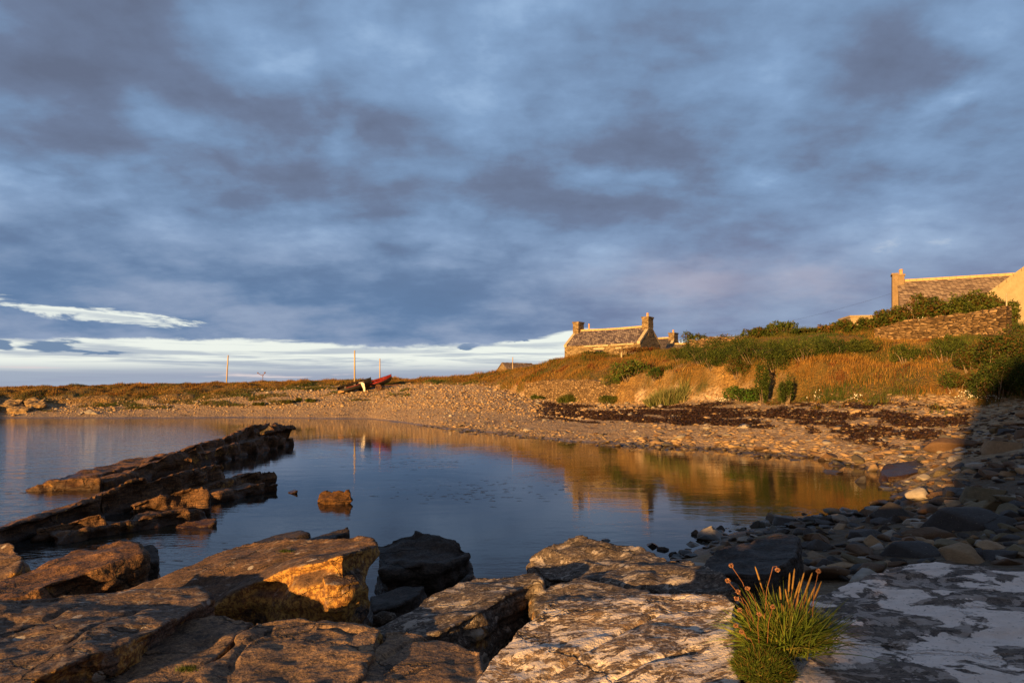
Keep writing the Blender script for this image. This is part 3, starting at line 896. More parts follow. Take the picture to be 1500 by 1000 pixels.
slab('rock', [(470, 724, .16), (490, 718, .28), (512, 720, .26), (515, 728, .16), (500, 735, .06), (474, 735, .06)],
     .4, SR['weed_rock'], 'round rock covered in orange brown weed, alone in the water', vox=.025, strata=.02, rough=.06, seed=29)
slab('rock', [(421, 720, .02), (433, 715, .10), (436, 717, .10), (426, 722, .02)], .2, SR['dark_rock'], 'tiny rock tip in the water right of the dark ledge', vox=.02, strata=.02, rough=.01, seed=30)
slab('rock_slab', [(1286, 690, .22), (1296, 678, .42), (1340, 673, .46), (1372, 672, .5), (1378, 681, .42), (1330, 694, .25), (1300, 699, .15)],
     .5, SR['dark_rock'], 'long dark slab lying along the far right water edge', vox=.04, strata=.04, rough=.03, seed=31)
for (pp, lab, sd) in [([(-30, 583), (12, 579), (30, 582), (34, 589), (10, 594), (-30, 594)], 'pale rock outcrop in the low cliff at the far left edge', 51),
                      ([(38, 586), (52, 581), (64, 585), (66, 592), (44, 594)], 'smaller broken outcrop right of the far left cliff rock', 52),
                      ([(8, 597), (30, 594), (48, 596), (40, 601), (12, 602)], 'low tumbled rock at the foot of the far left cliff', 53)]:
    slab('rock', [(a, b, H - (b - 573) * (.0768 - .00027 * (b - 573))) for a, b in pp], 1.3, M['cliff'], lab, vox=.08, strata=.14, layer=.3, rough=.15, seed=sd, smooth=0)


# ------------------------------------------------------------------ simple part builders
class MB:
    def __init__(s):
        s.v, s.f = [], []

    def box(s, x0, x1, y0, y1, z0, z1):
        n = len(s.v)
        s.v += [(x, y, z) for z in (z0, z1) for y in (y0, y1) for x in (x0, x1)]
        s.f += [tuple(n + i for i in q) for q in ((0, 2, 3, 1), (4, 5, 7, 6), (0, 1, 5, 4), (2, 6, 7, 3), (0, 4, 6, 2), (1, 3, 7, 5))]
        return s

    def prism(s, poly, axis, a, b):
        """poly of (u, v); extruded along x (axis 0: u=y, v=z) or y (axis 1: u=x, v=z)"""
        n, k = len(s.v), len(poly)
        for q in (a, b):
            s.v += [((q, u, w) if axis == 0 else (u, q, w)) for u, w in poly]
        s.f.append(tuple(n + i for i in range(k))[::-1])
        s.f.append(tuple(n + k + i for i in range(k)))
        s.f += [(n + i, n + (i + 1) % k, n + k + (i + 1) % k, n + k + i) for i in range(k)]
        return s

    def tube(s, pts, r, seg=8, cap=True):
        n0 = len(s.v)
        pts = [Vector(p) for p in pts]
        rs = r if hasattr(r, '__len__') else [r] * len(pts)
        for i, p in enumerate(pts):
            d = (pts[min(i + 1, len(pts) - 1)] - pts[max(i - 1, 0)]).normalized()
            u = d.orthogonal().normalized()
            if abs(d.z) < .999:
                u = d.cross(Vector((0, 0, 1))).normalized()
            w = d.cross(u)
            for k in range(seg):
                a = TAU * k / seg
                s.v.append(tuple(p + (u * math.cos(a) + w * math.sin(a)) * rs[i]))
        for i in range(len(pts) - 1):
            for k in range(seg):
                a, b = n0 + i * seg + k, n0 + i * seg + (k + 1) % seg
                s.f.append((a, b, b + seg, a + seg))
        if cap:
            s.f.append(tuple(n0 + k for k in range(seg))[::-1])
            s.f.append(tuple(n0 + (len(pts) - 1) * seg + k for k in range(seg)))
        return s

    def build(s, name, m, parent=None, smooth=False, bevel=0, **kw):
        me = bpy.data.meshes.new(name)
        me.from_pydata(s.v, [], s.f)
        bm = bmesh.new()
        bm.from_mesh(me)
        bmesh.ops.recalc_face_normals(bm, faces=bm.faces)
        if bevel:
            bmesh.ops.bevel(bm, geom=bm.edges, offset=bevel, segments=1, affect='EDGES')
        bm.to_mesh(me)
        bm.free()
        if smooth:
            me.polygons.foreach_set('use_smooth', np.ones(len(me.polygons), bool))
        return link(name, me, m, parent, **kw)


def empty(name, loc, rz=0, **kw):
    o = link(name, None, loc=loc, **kw)
    o.rotation_euler.z = rz
    return o


# ------------------------------------------------------------------ masonry, slate, wood
def masonry(name, cols, row=.10, width=.34, mortar=(.05, .035, .02), coat=None, bumpd=.05, warp=.05):
    m, nt, bs = mat(name)
    tc = nt.n.new('ShaderNodeTexCoord').outputs['Object']
    x, y, z = nt.sep(tc)
    w = nt.sep(nt.noise(tc, 1.7, 3, col=True))
    w2 = nt.sep(nt.noise(tc, 7, 2, col=True))
    v = nt.xyz(nt.m('MULTIPLY_ADD', w2[0], .10, nt.m('MULTIPLY_ADD', w[0], .25, nt.m('ADD', x, y))), nt.m('MULTIPLY_ADD', w2[1], warp, nt.m('MULTIPLY_ADD', w[1], .16, z)), 0.0)
    b = nt.n.new('ShaderNodeTexBrick')
    nt.put(b.inputs['Vector'], v)
    b.inputs['Scale'].default_value = 1
    b.inputs['Color1'].default_value = (0, 0, 0, 1)
    b.inputs['Color2'].default_value = (1, 1, 1, 1)
    b.inputs['Mortar'].default_value = (.5, .5, .5, 1)
    b.inputs['Mortar Size'].default_value = .014
    b.inputs['Mortar Smooth'].default_value = .3
    b.inputs['Brick Width'].default_value = width
    b.inputs['Row Height'].default_value = row
    b.offset = .43
    f = nt.m('MULTIPLY_ADD', nt.sep(b.outputs['Color'])[0], .55, nt.m('MULTIPLY', nt.noise(tc, 2.4, 6, .7), .5))
    col = nt.ramp(f, [(.22, cols[0]), (.5, cols[1]), (.8, cols[2])])
    col = nt.mix(b.outputs['Fac'], col, mortar)
    col = nt.mix(nt.m('MULTIPLY', nt.ss(nt.noise(tc, 5, 5, .7), .6, .7), .5), col, (.36, .33, .26))
    if coat:
        col = nt.mix(nt.ss(nt.noise(tc, 1.1, 5, .7), .68, .60), col, nt.mix(nt.noise(tc, 8, 4), tuple(c * .85 for c in coat), coat))
    nt.put(bs.inputs['Base Color'], col)
    bs.inputs['Roughness'].default_value = .92
    h = nt.m('MULTIPLY_ADD', b.outputs['Fac'], -1.2, nt.noise(tc, 6, 5, .7))
    nt.put(bs.inputs['Normal'], nt.bump(h, .9, bumpd))
    return m


def plain(name, c0, c1, sc=4, rough=.85, bumpd=.01, stretch=(1, 1, 1), spots=None, coords='Object'):
    m, nt, bs = mat(name)
    tc = nt.n.new('ShaderNodeTexCoord').outputs[coords]
    p = nt.v('MULTIPLY', tc, stretch)
    n = nt.noise(p, sc, 6, .68)
    col = nt.mix(nt.ss(n, .3, .7), c0, c1)
    if spots:
        col = nt.mix(nt.ss(nt.noise(p, sc * 3.1, 4, .7), .60, .68), col, spots)
    nt.put(bs.inputs['Base Color'], col)
    bs.inputs['Roughness'].default_value = rough
    nt.put(bs.inputs['Normal'], nt.bump(nt.noise(p, sc * 5, 4, .7), .6, bumpd))
    return m


M['cottage_stone'] = masonry('cottage_stone', [(.11, .075, .035), (.28, .20, .105), (.42, .32, .185)])
def rubble(name, cols, sx=2.0, sz=8.5, mortar=(.03, .018, .008)):
    m, nt, bs = mat(name)
    tc = nt.n.new('ShaderNodeTexCoord').outputs['Object']
    x, y, z = nt.sep(tc)
    w = nt.sep(nt.noise(tc, 2.5, 3, col=True))
    v = nt.xyz(nt.m('MULTIPLY', nt.m('SUBTRACT', x, y), sx), nt.m('MULTIPLY', nt.m('MULTIPLY_ADD', w[0], .10, z), sz), 0.0)
    cell = nt.sep(nt.voro(v, 1.0, rnd=.85, out=1))
    edge_ = nt.voro(v, 1.0, 'DISTANCE_TO_EDGE', rnd=.85)
    f = nt.m('MULTIPLY_ADD', cell[0], .6, nt.m('MULTIPLY', nt.noise(tc, 1.6, 6, .7), .45))
    col = nt.ramp(f, [(.22, cols[0]), (.5, cols[1]), (.8, cols[2])])
    col = nt.mix(nt.ss(edge_, .09, .01), col, mortar)
    nt.put(bs.inputs['Base Color'], col)
    bs.inputs['Roughness'].default_value = .92
    nt.put(bs.inputs['Normal'], nt.bump(nt.m('MULTIPLY_ADD', nt.ss(edge_, 0, .3), 1.0, nt.m('MULTIPLY', cell[1], .6)), 1.0, .10))
    return m


M['dry_stone'] = rubble('dry_stone', [(.08, .05, .022), (.22, .14, .065), (.38, .26, .14)])
M['sea_wall_stone'] = rubble('sea_wall_stone', [(.12, .075, .036), (.25, .165, .085), (.38, .265, .145)], 2.4, 6.5, (.07, .045, .02))
M['dark_dyke'] = masonry('dark_dyke', [(.02, .014, .01), (.05, .03, .02), (.09, .055, .035)], row=.15, width=.5)
M['slate'] = masonry('old_slate', [(.055, .042, .048), (.15, .115, .12), (.34, .28, .24)], row=.15, width=.24, mortar=(.035, .028, .03), bumpd=.03)
M['brown_slate'] = masonry('brown_stone_slate', [(.10, .07, .055), (.24, .175, .135), (.36, .28, .21)], row=.15, width=.30, mortar=(.05, .035, .03), bumpd=.04)
M['dark_slate'] = masonry('dark_slate', [(.045, .035, .035), (.07, .055, .055), (.10, .08, .075)], row=.22, width=.3, mortar=(.03, .025, .025), bumpd=.02)
M['coping'] = plain('coping_stone', (.34, .27, .17), (.55, .45, .30), 5, spots=(.28, .20, .10))
M['ridge'] = plain('ridge_tile', (.50, .32, .15), (.62, .42, .20), 3)
M['cream'] = plain('cream_harling', (.29, .23, .14), (.37, .30, .19), 2.2, spots=(.25, .20, .12))
M['harl'] = plain('tan_harling', (.19, .135, .080), (.27, .20, .125), 2.2, spots=(.14, .10, .06))
M['grey_roof'] = plain('grey_roof', (.20, .20, .22), (.30, .30, .32), 2.0, stretch=(4, 1, 1))
M['pot'] = plain('clay_pot', (.46, .25, .11), (.60, .36, .17), 6)
M['dark_wood'] = plain('weathered_wood', (.10, .07, .05), (.24, .18, .12), 6, stretch=(1, 1, .2))
M['pole'] = plain('pale_pole_wood', (.36, .28, .18), (.52, .42, .28), 5, stretch=(1, 1, .15))
M['glass'] = plain('dark_pane', (.012, .014, .018), (.02, .022, .026), 2, rough=.15)
M['white_paint'] = plain('white_paint', (.62, .60, .56), (.78, .76, .72), 5)
M['black_paint'] = plain('black_tarred_hull', (.010, .009, .009), (.035, .028, .024), 6, rough=.5)
M['red_paint'] = plain('red_boat_paint', (.15, .012, .010), (.27, .022, .016), 5, rough=.55, spots=(.12, .012, .012))
M['cloth'] = plain('pale_rope_and_cloth', (.50, .47, .42), (.74, .70, .64), 9)
M['rust'] = plain('rusty_metal', (.08, .035, .018), (.22, .10, .045), 9)


def house(name, label, cat, origin, ang_, L, D, wh, rise, wall_m, roof_m, chimneys=(), skew=(1, 1), over=.12, base=1.6, openings=(), ridge=True,
          ch=1.1, chw=.75, chd=1.15, roof_end=(0, 0), sag=0.0, ch_mat=None):
    e = empty(name, origin, rad(ang_), label=label, cat=cat)
    MB().prism([(0, -base), (D, -base), (D, wh), (D / 2, wh + rise), (0, wh)], 0, 0, L).build('wall', M[wall_m], e)
    # roof: two subdivided, slightly uneven sheets with thickness
    vs, fs = [], []
    nx_, ny_ = 24, 8
    th = .09
    sl = rise / (D / 2)
    x0 = .36 if skew[0] else -.1
    x1 = L - .36 if skew[1] else L + .1
    for side in (0, 1):
        for lay in (0, 1):
            for i in range(nx_ + 1):
                for j in range(ny_ + 1):
                    x = x0 + (x1 - x0) * i / nx_
                    d = -over + (D / 2 + over) * j / ny_
                    y = d if side == 0 else D - d
                    z = wh + d * sl + .03 + (th if lay else 0) + (0 if lay == 0 else .02 * math.sin(i * 1.7 + j * 2.3 + side))
                    z -= sag * math.sin(math.pi * i / nx_) * (j / ny_) ** 2
                    vs.append((x, y, z))
    k = (nx_ + 1) * (ny_ + 1)
    for side in (0, 1):
        o0 = side * 2 * k
        for i in range(nx_):
            for j in range(ny_):
                a = o0 + i * (ny_ + 1) + j
                for off in (0, k):
                    fs.append((a + off, a + off + 1, a + off + ny_ + 2, a + off + ny_ + 1))
        for i in range(nx_):
            a = o0 + i * (ny_ + 1)
            fs.append((a, a + ny_ + 1, a + ny_ + 1 + k, a + k))
        for j in range(ny_):
            for a in (o0 + j, o0 + nx_ * (ny_ + 1) + j):
                fs.append((a, a + 1, a + 1 + k, a + k))
    me = new_mesh('roof', vs, fs)
    rf = link('roof', me, M[roof_m], e)
    if ridge:
        rb = MB()
        x = x0
        while x < x1 - .05:
            xe = min(x + .45, x1)
            s_ = sag * math.sin(math.pi * ((x + xe) / 2 - x0) / (x1 - x0))
            zt = wh + rise + .03 + th - s_
            rb.prism([(D / 2 - .17, zt - .17 * sl), (D / 2 + .17, zt - .17 * sl), (D / 2 + .04, zt + .09), (D / 2 - .04, zt + .09)], 0, x, xe - .015)
            x = xe
        rb.build('ridge', M['ridge'], rf)
    # skews: sloping copings on the gables
    for s_, xa, xb in ((skew[0], -.02, .34), (skew[1], L - .34, L + .02)):
        if not s_:
            continue
        for sd in (0, 1):
            n = 7
            mb = MB()
            for q_ in range(n):
                d0 = -over + (D / 2 + over) * q_ / n
                d1 = -over + (D / 2 + over) * (q_ + 1) / n - .02
                z0, z1 = wh + d0 * sl, wh + d1 * sl
                pol = [(d0, z0 - .06), (d1, z1 - .06), (d1, z1 + .20), (d0, z0 + .20)]
                if sd:
                    pol = [(D - u, w_) for u, w_ in pol]
                mb.prism(pol, 0, xa, xb)
            mb.build('coping', M['coping' if wall_m != 'cream' else 'cream'], e)
    for (cx, pots, hgt, kind) in chimneys:
        cw = chw
        xa = cx * L - (0 if cx == 0 else cw) + (-.03 if cx == 0 else .03)
        ztop = wh + rise + hgt
        mb = MB()
        z = wh + rise - 1.0
        rng = random.Random(int(ztop * 100))
        while z < ztop - .16:
            j = (rng.random() - .5) * .035 if kind == 'rough' else 0
            hh = .16
            mb.box(xa - j, xa + cw + j, D / 2 - chd / 2 - j, D / 2 + chd / 2 + j, z, z + hh - .004)
            z += hh
        mb.box(xa - .06, xa + cw + .06, D / 2 - chd / 2 - .06, D / 2 + chd / 2 + .06, z, z + .14)
        cm = MB_ch = mb.build('chimney', M[ch_mat or wall_m], rf)
        for pi_ in range(pots):
            yy = D / 2 + (pi_ - (pots - 1) / 2) * .42
            mb = MB()
            mb.tube([(xa + cw / 2, yy, z + .13), (xa + cw / 2, yy, z + .2), (xa + cw / 2, yy, z + .48), (xa + cw / 2, yy, z + .5), (xa + cw / 2, yy, z + .56)],
                    [.15, .13, .115, .145, .14], 10)
            mb.build('chimney_pot', M['pot'], rf)
    for (kind, xa, xb, za, zb) in openings:
        if kind == 'window':
            w = MB().box(xa, xb, -.015, .01, za, zb).build('window', M['glass'], e)
            f_ = MB()
            t_ = .07
            f_.box(xa - .02, xb + .02, -.06, -.017, zb - t_, zb + .02).box(xa - .02, xb + .02, -.06, -.017, za - .02, za + t_)
            f_.box(xa - .02, xa + t_, -.058, -.018, za + t_, zb - t_).box(xb - t_, xb + .02, -.058, -.018, za + t_, zb - t_)
            f_.box((xa + xb) / 2 - .025, (xa + xb) / 2 + .025, -.05, -.018, za + t_, zb - t_)
            f_.build('frame', M['white_paint' if wall_m == 'cream' else 'dark_wood'], w)
            MB().box(xa - .12, xb + .12, -.09, -.005, zb + .03, zb + .19).build('lintel', M['coping'], e)
        elif kind == 'door':
            MB().box(xa, xb, -.02, .01, za, zb).build('door', M['glass'], e)
            MB().box(xb, xb + .16, -.07, -.003, za, zb + .02).build('door_jamb', M['coping'], e)
            MB().box(xa - .1, xb + .3, -.09, -.005, zb + .03, zb + .2).build('lintel', M['coping'], e)
        elif kind == 'eave_stone':
            MB().box(xa, xb, -.13, -.004, za, zb).build('eave_stone', M['coping'], e)
    return e


cot = house('cottage', 'small stone cottage with mossy slate roof and two gable chimneys above the sea wall', 'cottage', (5.83, 75.7, 5.9), -38, 9.3, 4.6,
            1.72, 1.75, 'cottage_stone', 'slate', chimneys=((0, 0, .95, 'rough'), (1, 1, .95, 'rough')), openings=(
                ('window', 3.9, 5.0, .55, 1.15), ('door', 6.55, 6.85, 0, 1.1), ('eave_stone', 2.6, 5.6, 1.50, 1.64), ('eave_stone', 5.9, 8.6, 1.54, 1.66)), sag=.07)
MB().tube([(1.75, 2.3, 3.3), (1.75, 2.3, 4.25)], .09, 8).build('flue_pipe', M['pot'], cot)
# lower wall in front of the cottage, its right half ruined
house('cottage', 'dark roofed stone cottage behind the main cottage, only its right end showing', 'cottage', (15.75, 97.3, 6.0), -38, 7.0, 5.0, 2.0, 2.0,
      'cottage_stone', 'dark_slate', chimneys=((1, 1, .75, 'plain'),), ch=.9, chw=.85, chd=1.3)
house('shed', 'low lean shed with stone slate roof right of the main cottage', 'shed', (17.2, 76.5, 6.0), -25, 3.2, 2.6, 1.1, .75, 'cottage_stone', 'brown_slate', ridge=True, skew=(0, 0))
house('barn', 'long low barn with grey roof behind the stone wall and bushes', 'barn', (23.2, 83.5, 6.0), -12, 9.6, 5.0, 2.1, 1.25, 'cottage_stone', 'grey_roof', skew=(0, 0), ridge=False)
house('shed', 'far stone shed on the skyline left of the cottages', 'shed', (-.6, 100.6, 4.7), 32, 5.2, 3.2, .95, 1.15, 'cottage_stone', 'brown_slate', skew=(0, 0), ridge=False)
house('shed', 'second far shed with shallow roof, half hidden by the grassy bank', 'shed', (2.6, 103, 4.7), 10, 5.0, 3.0, 1.2, .75, 'cottage_stone', 'brown_slate', skew=(0, 0), ridge=False)
fh = house('farmhouse', 'long farmhouse with brown stone slate roof and tall pale chimney at upper right', 'house', (29.75, 52.05, 6.2), -24.9, 13.0, 6.5, 2.55, 2.62,
      'cream', 'brown_slate', chimneys=((0, 2, .55, 'plain'),), skew=(0, 0), chw=.42, chd=1.0, ch_mat='harl')
MB().box(-.45, -.035, 2.75, 3.75, -1.5, 5.72).box(-.51, -.03, 2.69, 3.81, 5.725, 5.86).build('chimney_breast', M['harl'], fh)
house('farmhouse', 'cream harled gable house cut off by the right edge', 'house', (37.3, 43.9, 6.2), 50, 9.0, 5.6, 3.0, 2.2,
      'cream', 'brown_slate', skew=(1, 1), chimneys=())
ob_ = empty('outbuilding', (30.0, 60.5, 6.2), rad(-8), label='flat topped cream outbuilding peeping over the hedge', cat='outbuilding')
MB().box(0, 2.7, 0, 3, -.5, 2.95).build('wall', M['cream'], ob_)
MB().box(-.1, 2.8, -.1, 3.1, 2.955, 3.12).build('roof', M['cream'], ob_)


def stone_wall(name, label, pts, zb, zt, thick, m, seed=1, lumps=1.0, cat='wall'):
    """dry wall along pts (x, y); zt a list of top heights"""
    P_ = np.array(pts, float)
    seg = np.hypot(*np.diff(P_, axis=0).T)
    L = np.concatenate([[0], np.cumsum(seg)])
    n = int(L[-1] / .22) + 2
    s_ = np.linspace(0, L[-1], n)
    x, y = np.interp(s_, L, P_[:, 0]), np.interp(s_, L, P_[:, 1])
    zt_ = np.interp(s_, L, zt)
    zb_ = np.interp(s_, L, zb)
    dx, dy = np.gradient(x), np.gradient(y)
    l = np.hypot(dx, dy)
    nx, ny = dy / l, -dx / l                     # towards the camera side
    rng = np.random.default_rng(seed)
    top = zt_ + (rng.uniform(-.10, .10, n) + .25 * perlin(np.stack([s_ * .4, s_ * 0 + seed, s_ * 0], 1))) * lumps
    rows_ = 9
    vs = []
    for i in range(n):
        for j in range(rows_):
            f = j / (rows_ - 1)
            vs.append((x[i] + nx[i] * (thick / 2 + rng.uniform(-.05, .05)), y[i] + ny[i] * (thick / 2 + rng.uniform(-.05, .05)), zb_[i] + (top[i] - zb_[i]) * f))
        for j in range(3):
            f = 1 - j / 2
            vs.append((x[i] - nx[i] * thick / 2, y[i] - ny[i] * thick / 2, zb_[i] + (top[i] + rng.uniform(-.03, .03) - zb_[i]) * f))
    k = rows_ + 3
    fs = [(i * k + j, (i + 1) * k + j, (i + 1) * k + j + 1, i * k + j + 1) for i in range(n - 1) for j in range(k - 1)]
    fs += [tuple(range(k)), tuple((n - 1) * k + j for j in range(k))]
    me = new_mesh(name, vs, fs)
    bm = bmesh.new()
    bm.from_mesh(me)
    bmesh.ops.recalc_face_normals(bm, faces=bm.faces)
    bm.to_mesh(me)
    bm.free()
    o = link(name, me, m, label=label, cat=cat)
    recentre(o)
    o.data.update()
    return o


def xy(px, Y):
    return ((px - 750) * Y / 1000, Y)


stone_wall('sea_wall', 'coursed stone sea wall at the top of the shingle below the cottage', [xy(772, 65.7), xy(800, 62.9), xy(830, 59.8), xy(870, 56.2), xy(905, 53.6), xy(930, 54.6)],
           [1.2] * 6, [3.25, 3.6, 3.62, 3.5, 3.2, 2.6], .6, M['sea_wall_stone'], 3, .35)
stone_wall('field_wall', 'tall dry stone wall below the hedge at upper right', [xy(1283, 43.5), xy(1320, 42.6), xy(1380, 41), xy(1440, 39.2), xy(1478, 38.0)],
           [4.6] * 5, [6.55, 6.95, 7.1, 7.2, 7.3], .55, M['dry_stone'], 4, .7)
stone_wall('field_wall', 'broken dry stone wall behind the bushes in the middle of the bank', [xy(1012, 60), xy(1060, 58), xy(1100, 57), xy(1145, 55.5)],
           [5.8] * 4, [7.05, 7.2, 7.25, 7.15], .5, M['dry_stone'], 5, 1.1)
stone_wall('garden_wall', 'rough low wall in front of the cottage door', [xy(893, 69.6), xy(925, 67.6), xy(948, 67)], [5.2] * 3, [6.5, 6.9, 6.6], .5, M['cottage_stone'], 6, 1.2)
stone_wall('field_dyke', 'long dark dyke along the skyline behind the boats', [xy(392, 101), xy(430, 100), xy(480, 99), xy(545, 98)], [3.0] * 4, [4.02, 4.12, 4.12, 4.25], .6, M['dark_dyke'], 7, .3)
stone_wall('field_dyke', 'low dark dyke along the skyline at far left', [xy(236, 103), xy(300, 103), xy(385, 102)], [2.8] * 3, [3.60, 3.75, 3.8], .6, M['dark_dyke'], 8, .3)

# ------------------------------------------------------------------ poles, posts, wires
def pole(name, label, px_, ptop, Y, r, lean=0, cat='pole', m='pole', group=None, base_drop=.5):
    x, y = xy(px_, Y)
    z = land1(x, y)
    zt = H - (ptop - 573) * Y / 1000
    e = MB().tube([(0, 0, -base_drop), (lean * .5, 0, (zt - z) / 2), (lean, 0, zt - z)], [r, r * .9, r * .78], 10).build(name, M[m], smooth=True, label=label, cat=cat, group=group, loc=(x, y, z))
    return e


pole('utility_pole', 'leaning wooden pole standing alone on the skyline at left', 331.5, 520, 90, .095, lean=.25)
pole('utility_pole', 'tallest wooden pole, just left of the boats', 519.5, 513, 88, .11)
pole('utility_pole', 'thinner wooden pole behind the red boat', 556.5, 525, 108, .10)
pole('post', 'thin post in front of the far shed', 751, 523, 96, .07, cat='post')
pole('post', 'pale post at the cottage doorway', 910.5, 513, 66.5, .09, cat='post')
pole('post', 'slim pale post beside the cream gable', 1474.5, 430, 41.5, .05, cat='post', m='coping')
mx, my = xy(385, 118)
mz = land1(mx, my)
mast = empty('mast', (mx, my, mz), label='thin mast with two small arms on the skyline', cat='mast')
MB().tube([(0, 0, -.3), (0, 0, 2.2)], .05, 6).build('pole', M['rust'], mast)
MB().tube([(-.85, 0, 2.35), (0, 0, 1.9), (.35, 0, 2.4)], .05, 6).build('arm', M['rust'], mast)
MB().box(-.95, -.78, -.08, .08, 2.32, 2.5).build('lamp_head', M['rust'], mast)
MB().box(.24, .48, -.1, .1, 2.36, 2.56).build('lamp_head', M['rust'], mast)
for i_, (px_, pt) in enumerate([(47, 568), (82, 566.5), (101, 566), (117, 563.5), (140, 565), (66, 567.5)]):
    pole('fence_post', 'small weathered fence post on the far left bank', px_, pt - 1, 84 + i_ * .3, .06, group='fence posts on the far left bank', cat='fence post', m='dark_wood')
pole('stone_post', 'squat pale marker stone standing on the far left bank', 205, 559.5, 88, .16, cat='marker stone', m='coping')


def cable(a, b, sagz, label):
    a, b = Vector(a), Vector(b)
    pts = [a.lerp(b, k / 24) - Vector((0, 0, sagz * 4 * (k / 24) * (1 - k / 24))) for k in range(25)]
    o = MB().tube([p - a for p in pts], .006, 5).build('overhead_cable', M['glass'], label=label, cat='cable', loc=a)


cable((31.0, 55.2, 10.6), (22.5, 94.8, 10.6), 1.0, 'thin upper cable from the farmhouse chimney towards the cottages')

# ------------------------------------------------------------------ boats
def boat(label, loc, heading, pitch, roll, L=3.9, B=1.45, Dp=.62, m_hull='black_paint', stripe=.38, m_top='red_paint'):
    e = empty('rowing_boat', loc, label=label, cat='boat')
    e.rotation_euler = (roll, pitch, heading)
    ns, nk = 22, 9

    def sec(s_, k):
        bw = B / 2 * (1 - max(0, (s_ - .35) / .65) ** 2.4) * (1 - .28 * max(0, (.35 - s_) / .35) ** 2)
        keel = .02 + .30 * max(0, (s_ - .72) / .28) ** 2.2
        sheer = Dp + .30 * max(0, (s_ - .4) / .6) ** 1.8 + .05 * (1 - s_)
        a = k / (nk - 1)
        yy = bw * min(1, math.sin(a * math.pi / 2) ** .75 + .02)
        zz = keel + (sheer - keel) * (1 - math.cos(a * math.pi / 2)) ** .85
        return yy, zz, sheer

    def shell(k0, k1, inset, name, m_):
        vs, fs = [], []
        for sgn in (1, -1):
            for lay in (0, 1):
                for i in range(ns + 1):
                    s_ = i / ns
                    for kk in range(k0, k1 + 1):
                        yy, zz, sh = sec(s_, kk)
                        ins = .035 * lay - inset * (1 - lay)
                        vs.append((s_ * L - L / 2 - ins * .5 * (i == ns) + ins * .5 * (i == 0), sgn * max(yy - ins, 0.0), zz + (.03 * lay if kk == 0 else 0)))
        w_ = k1 - k0 + 1
        bl = (ns + 1) * w_
        for sgn in (0, 1):
            for lay in (0, 1):
                o0 = (sgn * 2 + lay) * bl
                for i in range(ns):
                    for j in range(w_ - 1):
                        a = o0 + i * w_ + j
                        fs.append((a, a + w_, a + w_ + 1, a + 1))
            o0 = sgn * 2 * bl
            for i in range(ns):
                for j in (0, w_ - 1):
                    a = o0 + i * w_ + j
                    fs.append((a, a + w_, a + w_ + bl, a + bl))
            for j in range(w_ - 1):
                for i in (0, ns):
                    a = o0 + i * w_ + j
                    fs.append((a, a + 1, a + 1 + bl, a + bl))
        me = new_mesh(name, vs, fs, True)
        return link(name, me, M[m_], e)

    shell(0, 6, 0, 'hull', m_hull)
    shell(6, 8, .012, 'top_strake', m_top)
    # transom
    pts = [(sec(0, k)[0], sec(0, k)[1]) for k in range(nk)]
    poly = [(y_, z_) for y_, z_ in pts] + [(-y_, z_) for y_, z_ in pts[::-1]]
    MB().prism(poly, 0, -L / 2 - .03, -L / 2 + .02).build('transom', M[m_hull], e)
    for s_ in (.22, .5, .76):
        yy, zz, sh = sec(s_, 7)
        MB().box(s_ * L - L / 2 - .11, s_ * L - L / 2 + .11, -yy + .05, yy - .05, sh - .20, sh - .16).build('thwart', M['dark_wood'], e)
    MB().tube([(-L / 2 - .02, 0, .0), (0, 0, -.03), (L * .36, 0, .04), (L / 2 - .02, 0, .36), (L / 2 + .02, 0, Dp + .36)], .035, 6).build('keel', M[m_hull], e)
    return e


bx, by = xy(551, 79.5)
bz = land1(bx, by)
b1 = boat('red topped rowing boat resting bow high on the shingle, the right one of two', (bx, by, bz + .34), rad(8), rad(-15), rad(14), L=4.0)
bx2, by2 = xy(521.5, 78.2)
bz2 = land1(bx2, by2)
b2 = boat('dark rowing boat with faded gunwale lying lower, the left one of two', (bx2, by2, bz2 + .26), rad(10), rad(-16), rad(18), L=3.9, m_top='black_paint')
MB().box(-1.95, -1.3, -.62, -.50, .30, .56).build('name_patch', M['pot'], b2, label='orange patch at the stern')
# stripe of red along the sheer of the left boat
MB().tube([(-1.0, -.60, .68), (0, -.70, .67), (.6, -.66, .70)], .035, 6).build('rubbing_strake', M['red_paint'], b2)
# pale cloth draped over the side between the boats
def ribbon_cloth(pts, w):
    vs, fs = [], []
    for i, (x, y, z) in enumerate(pts):
        for k in (-1, 0, 1):
            vs.append((x + k * w[i] / 2, y - .05 * (k == 0), z + .03 * math.sin(i * 2 + k)))
    n = len(pts)
    for i in range(n - 1):
        for k in range(2):
            a = i * 3 + k
            fs.append((a, a + 1, a + 4, a + 3))
    m0 = len(vs)
    vs2 = [(x, y + .06, z) for x, y, z in vs]
    fs2 = [tuple(m0 + i for i in f[::-1]) for f in fs]
    edge_ = []
    for i in range(n - 1):
        for c in (0, 2):
            a = i * 3 + c
            edge_.append((a, a + 3, a + 3 + m0, a + m0))
    return new_mesh('cloth', vs + vs2, fs + fs2 + edge_, True)


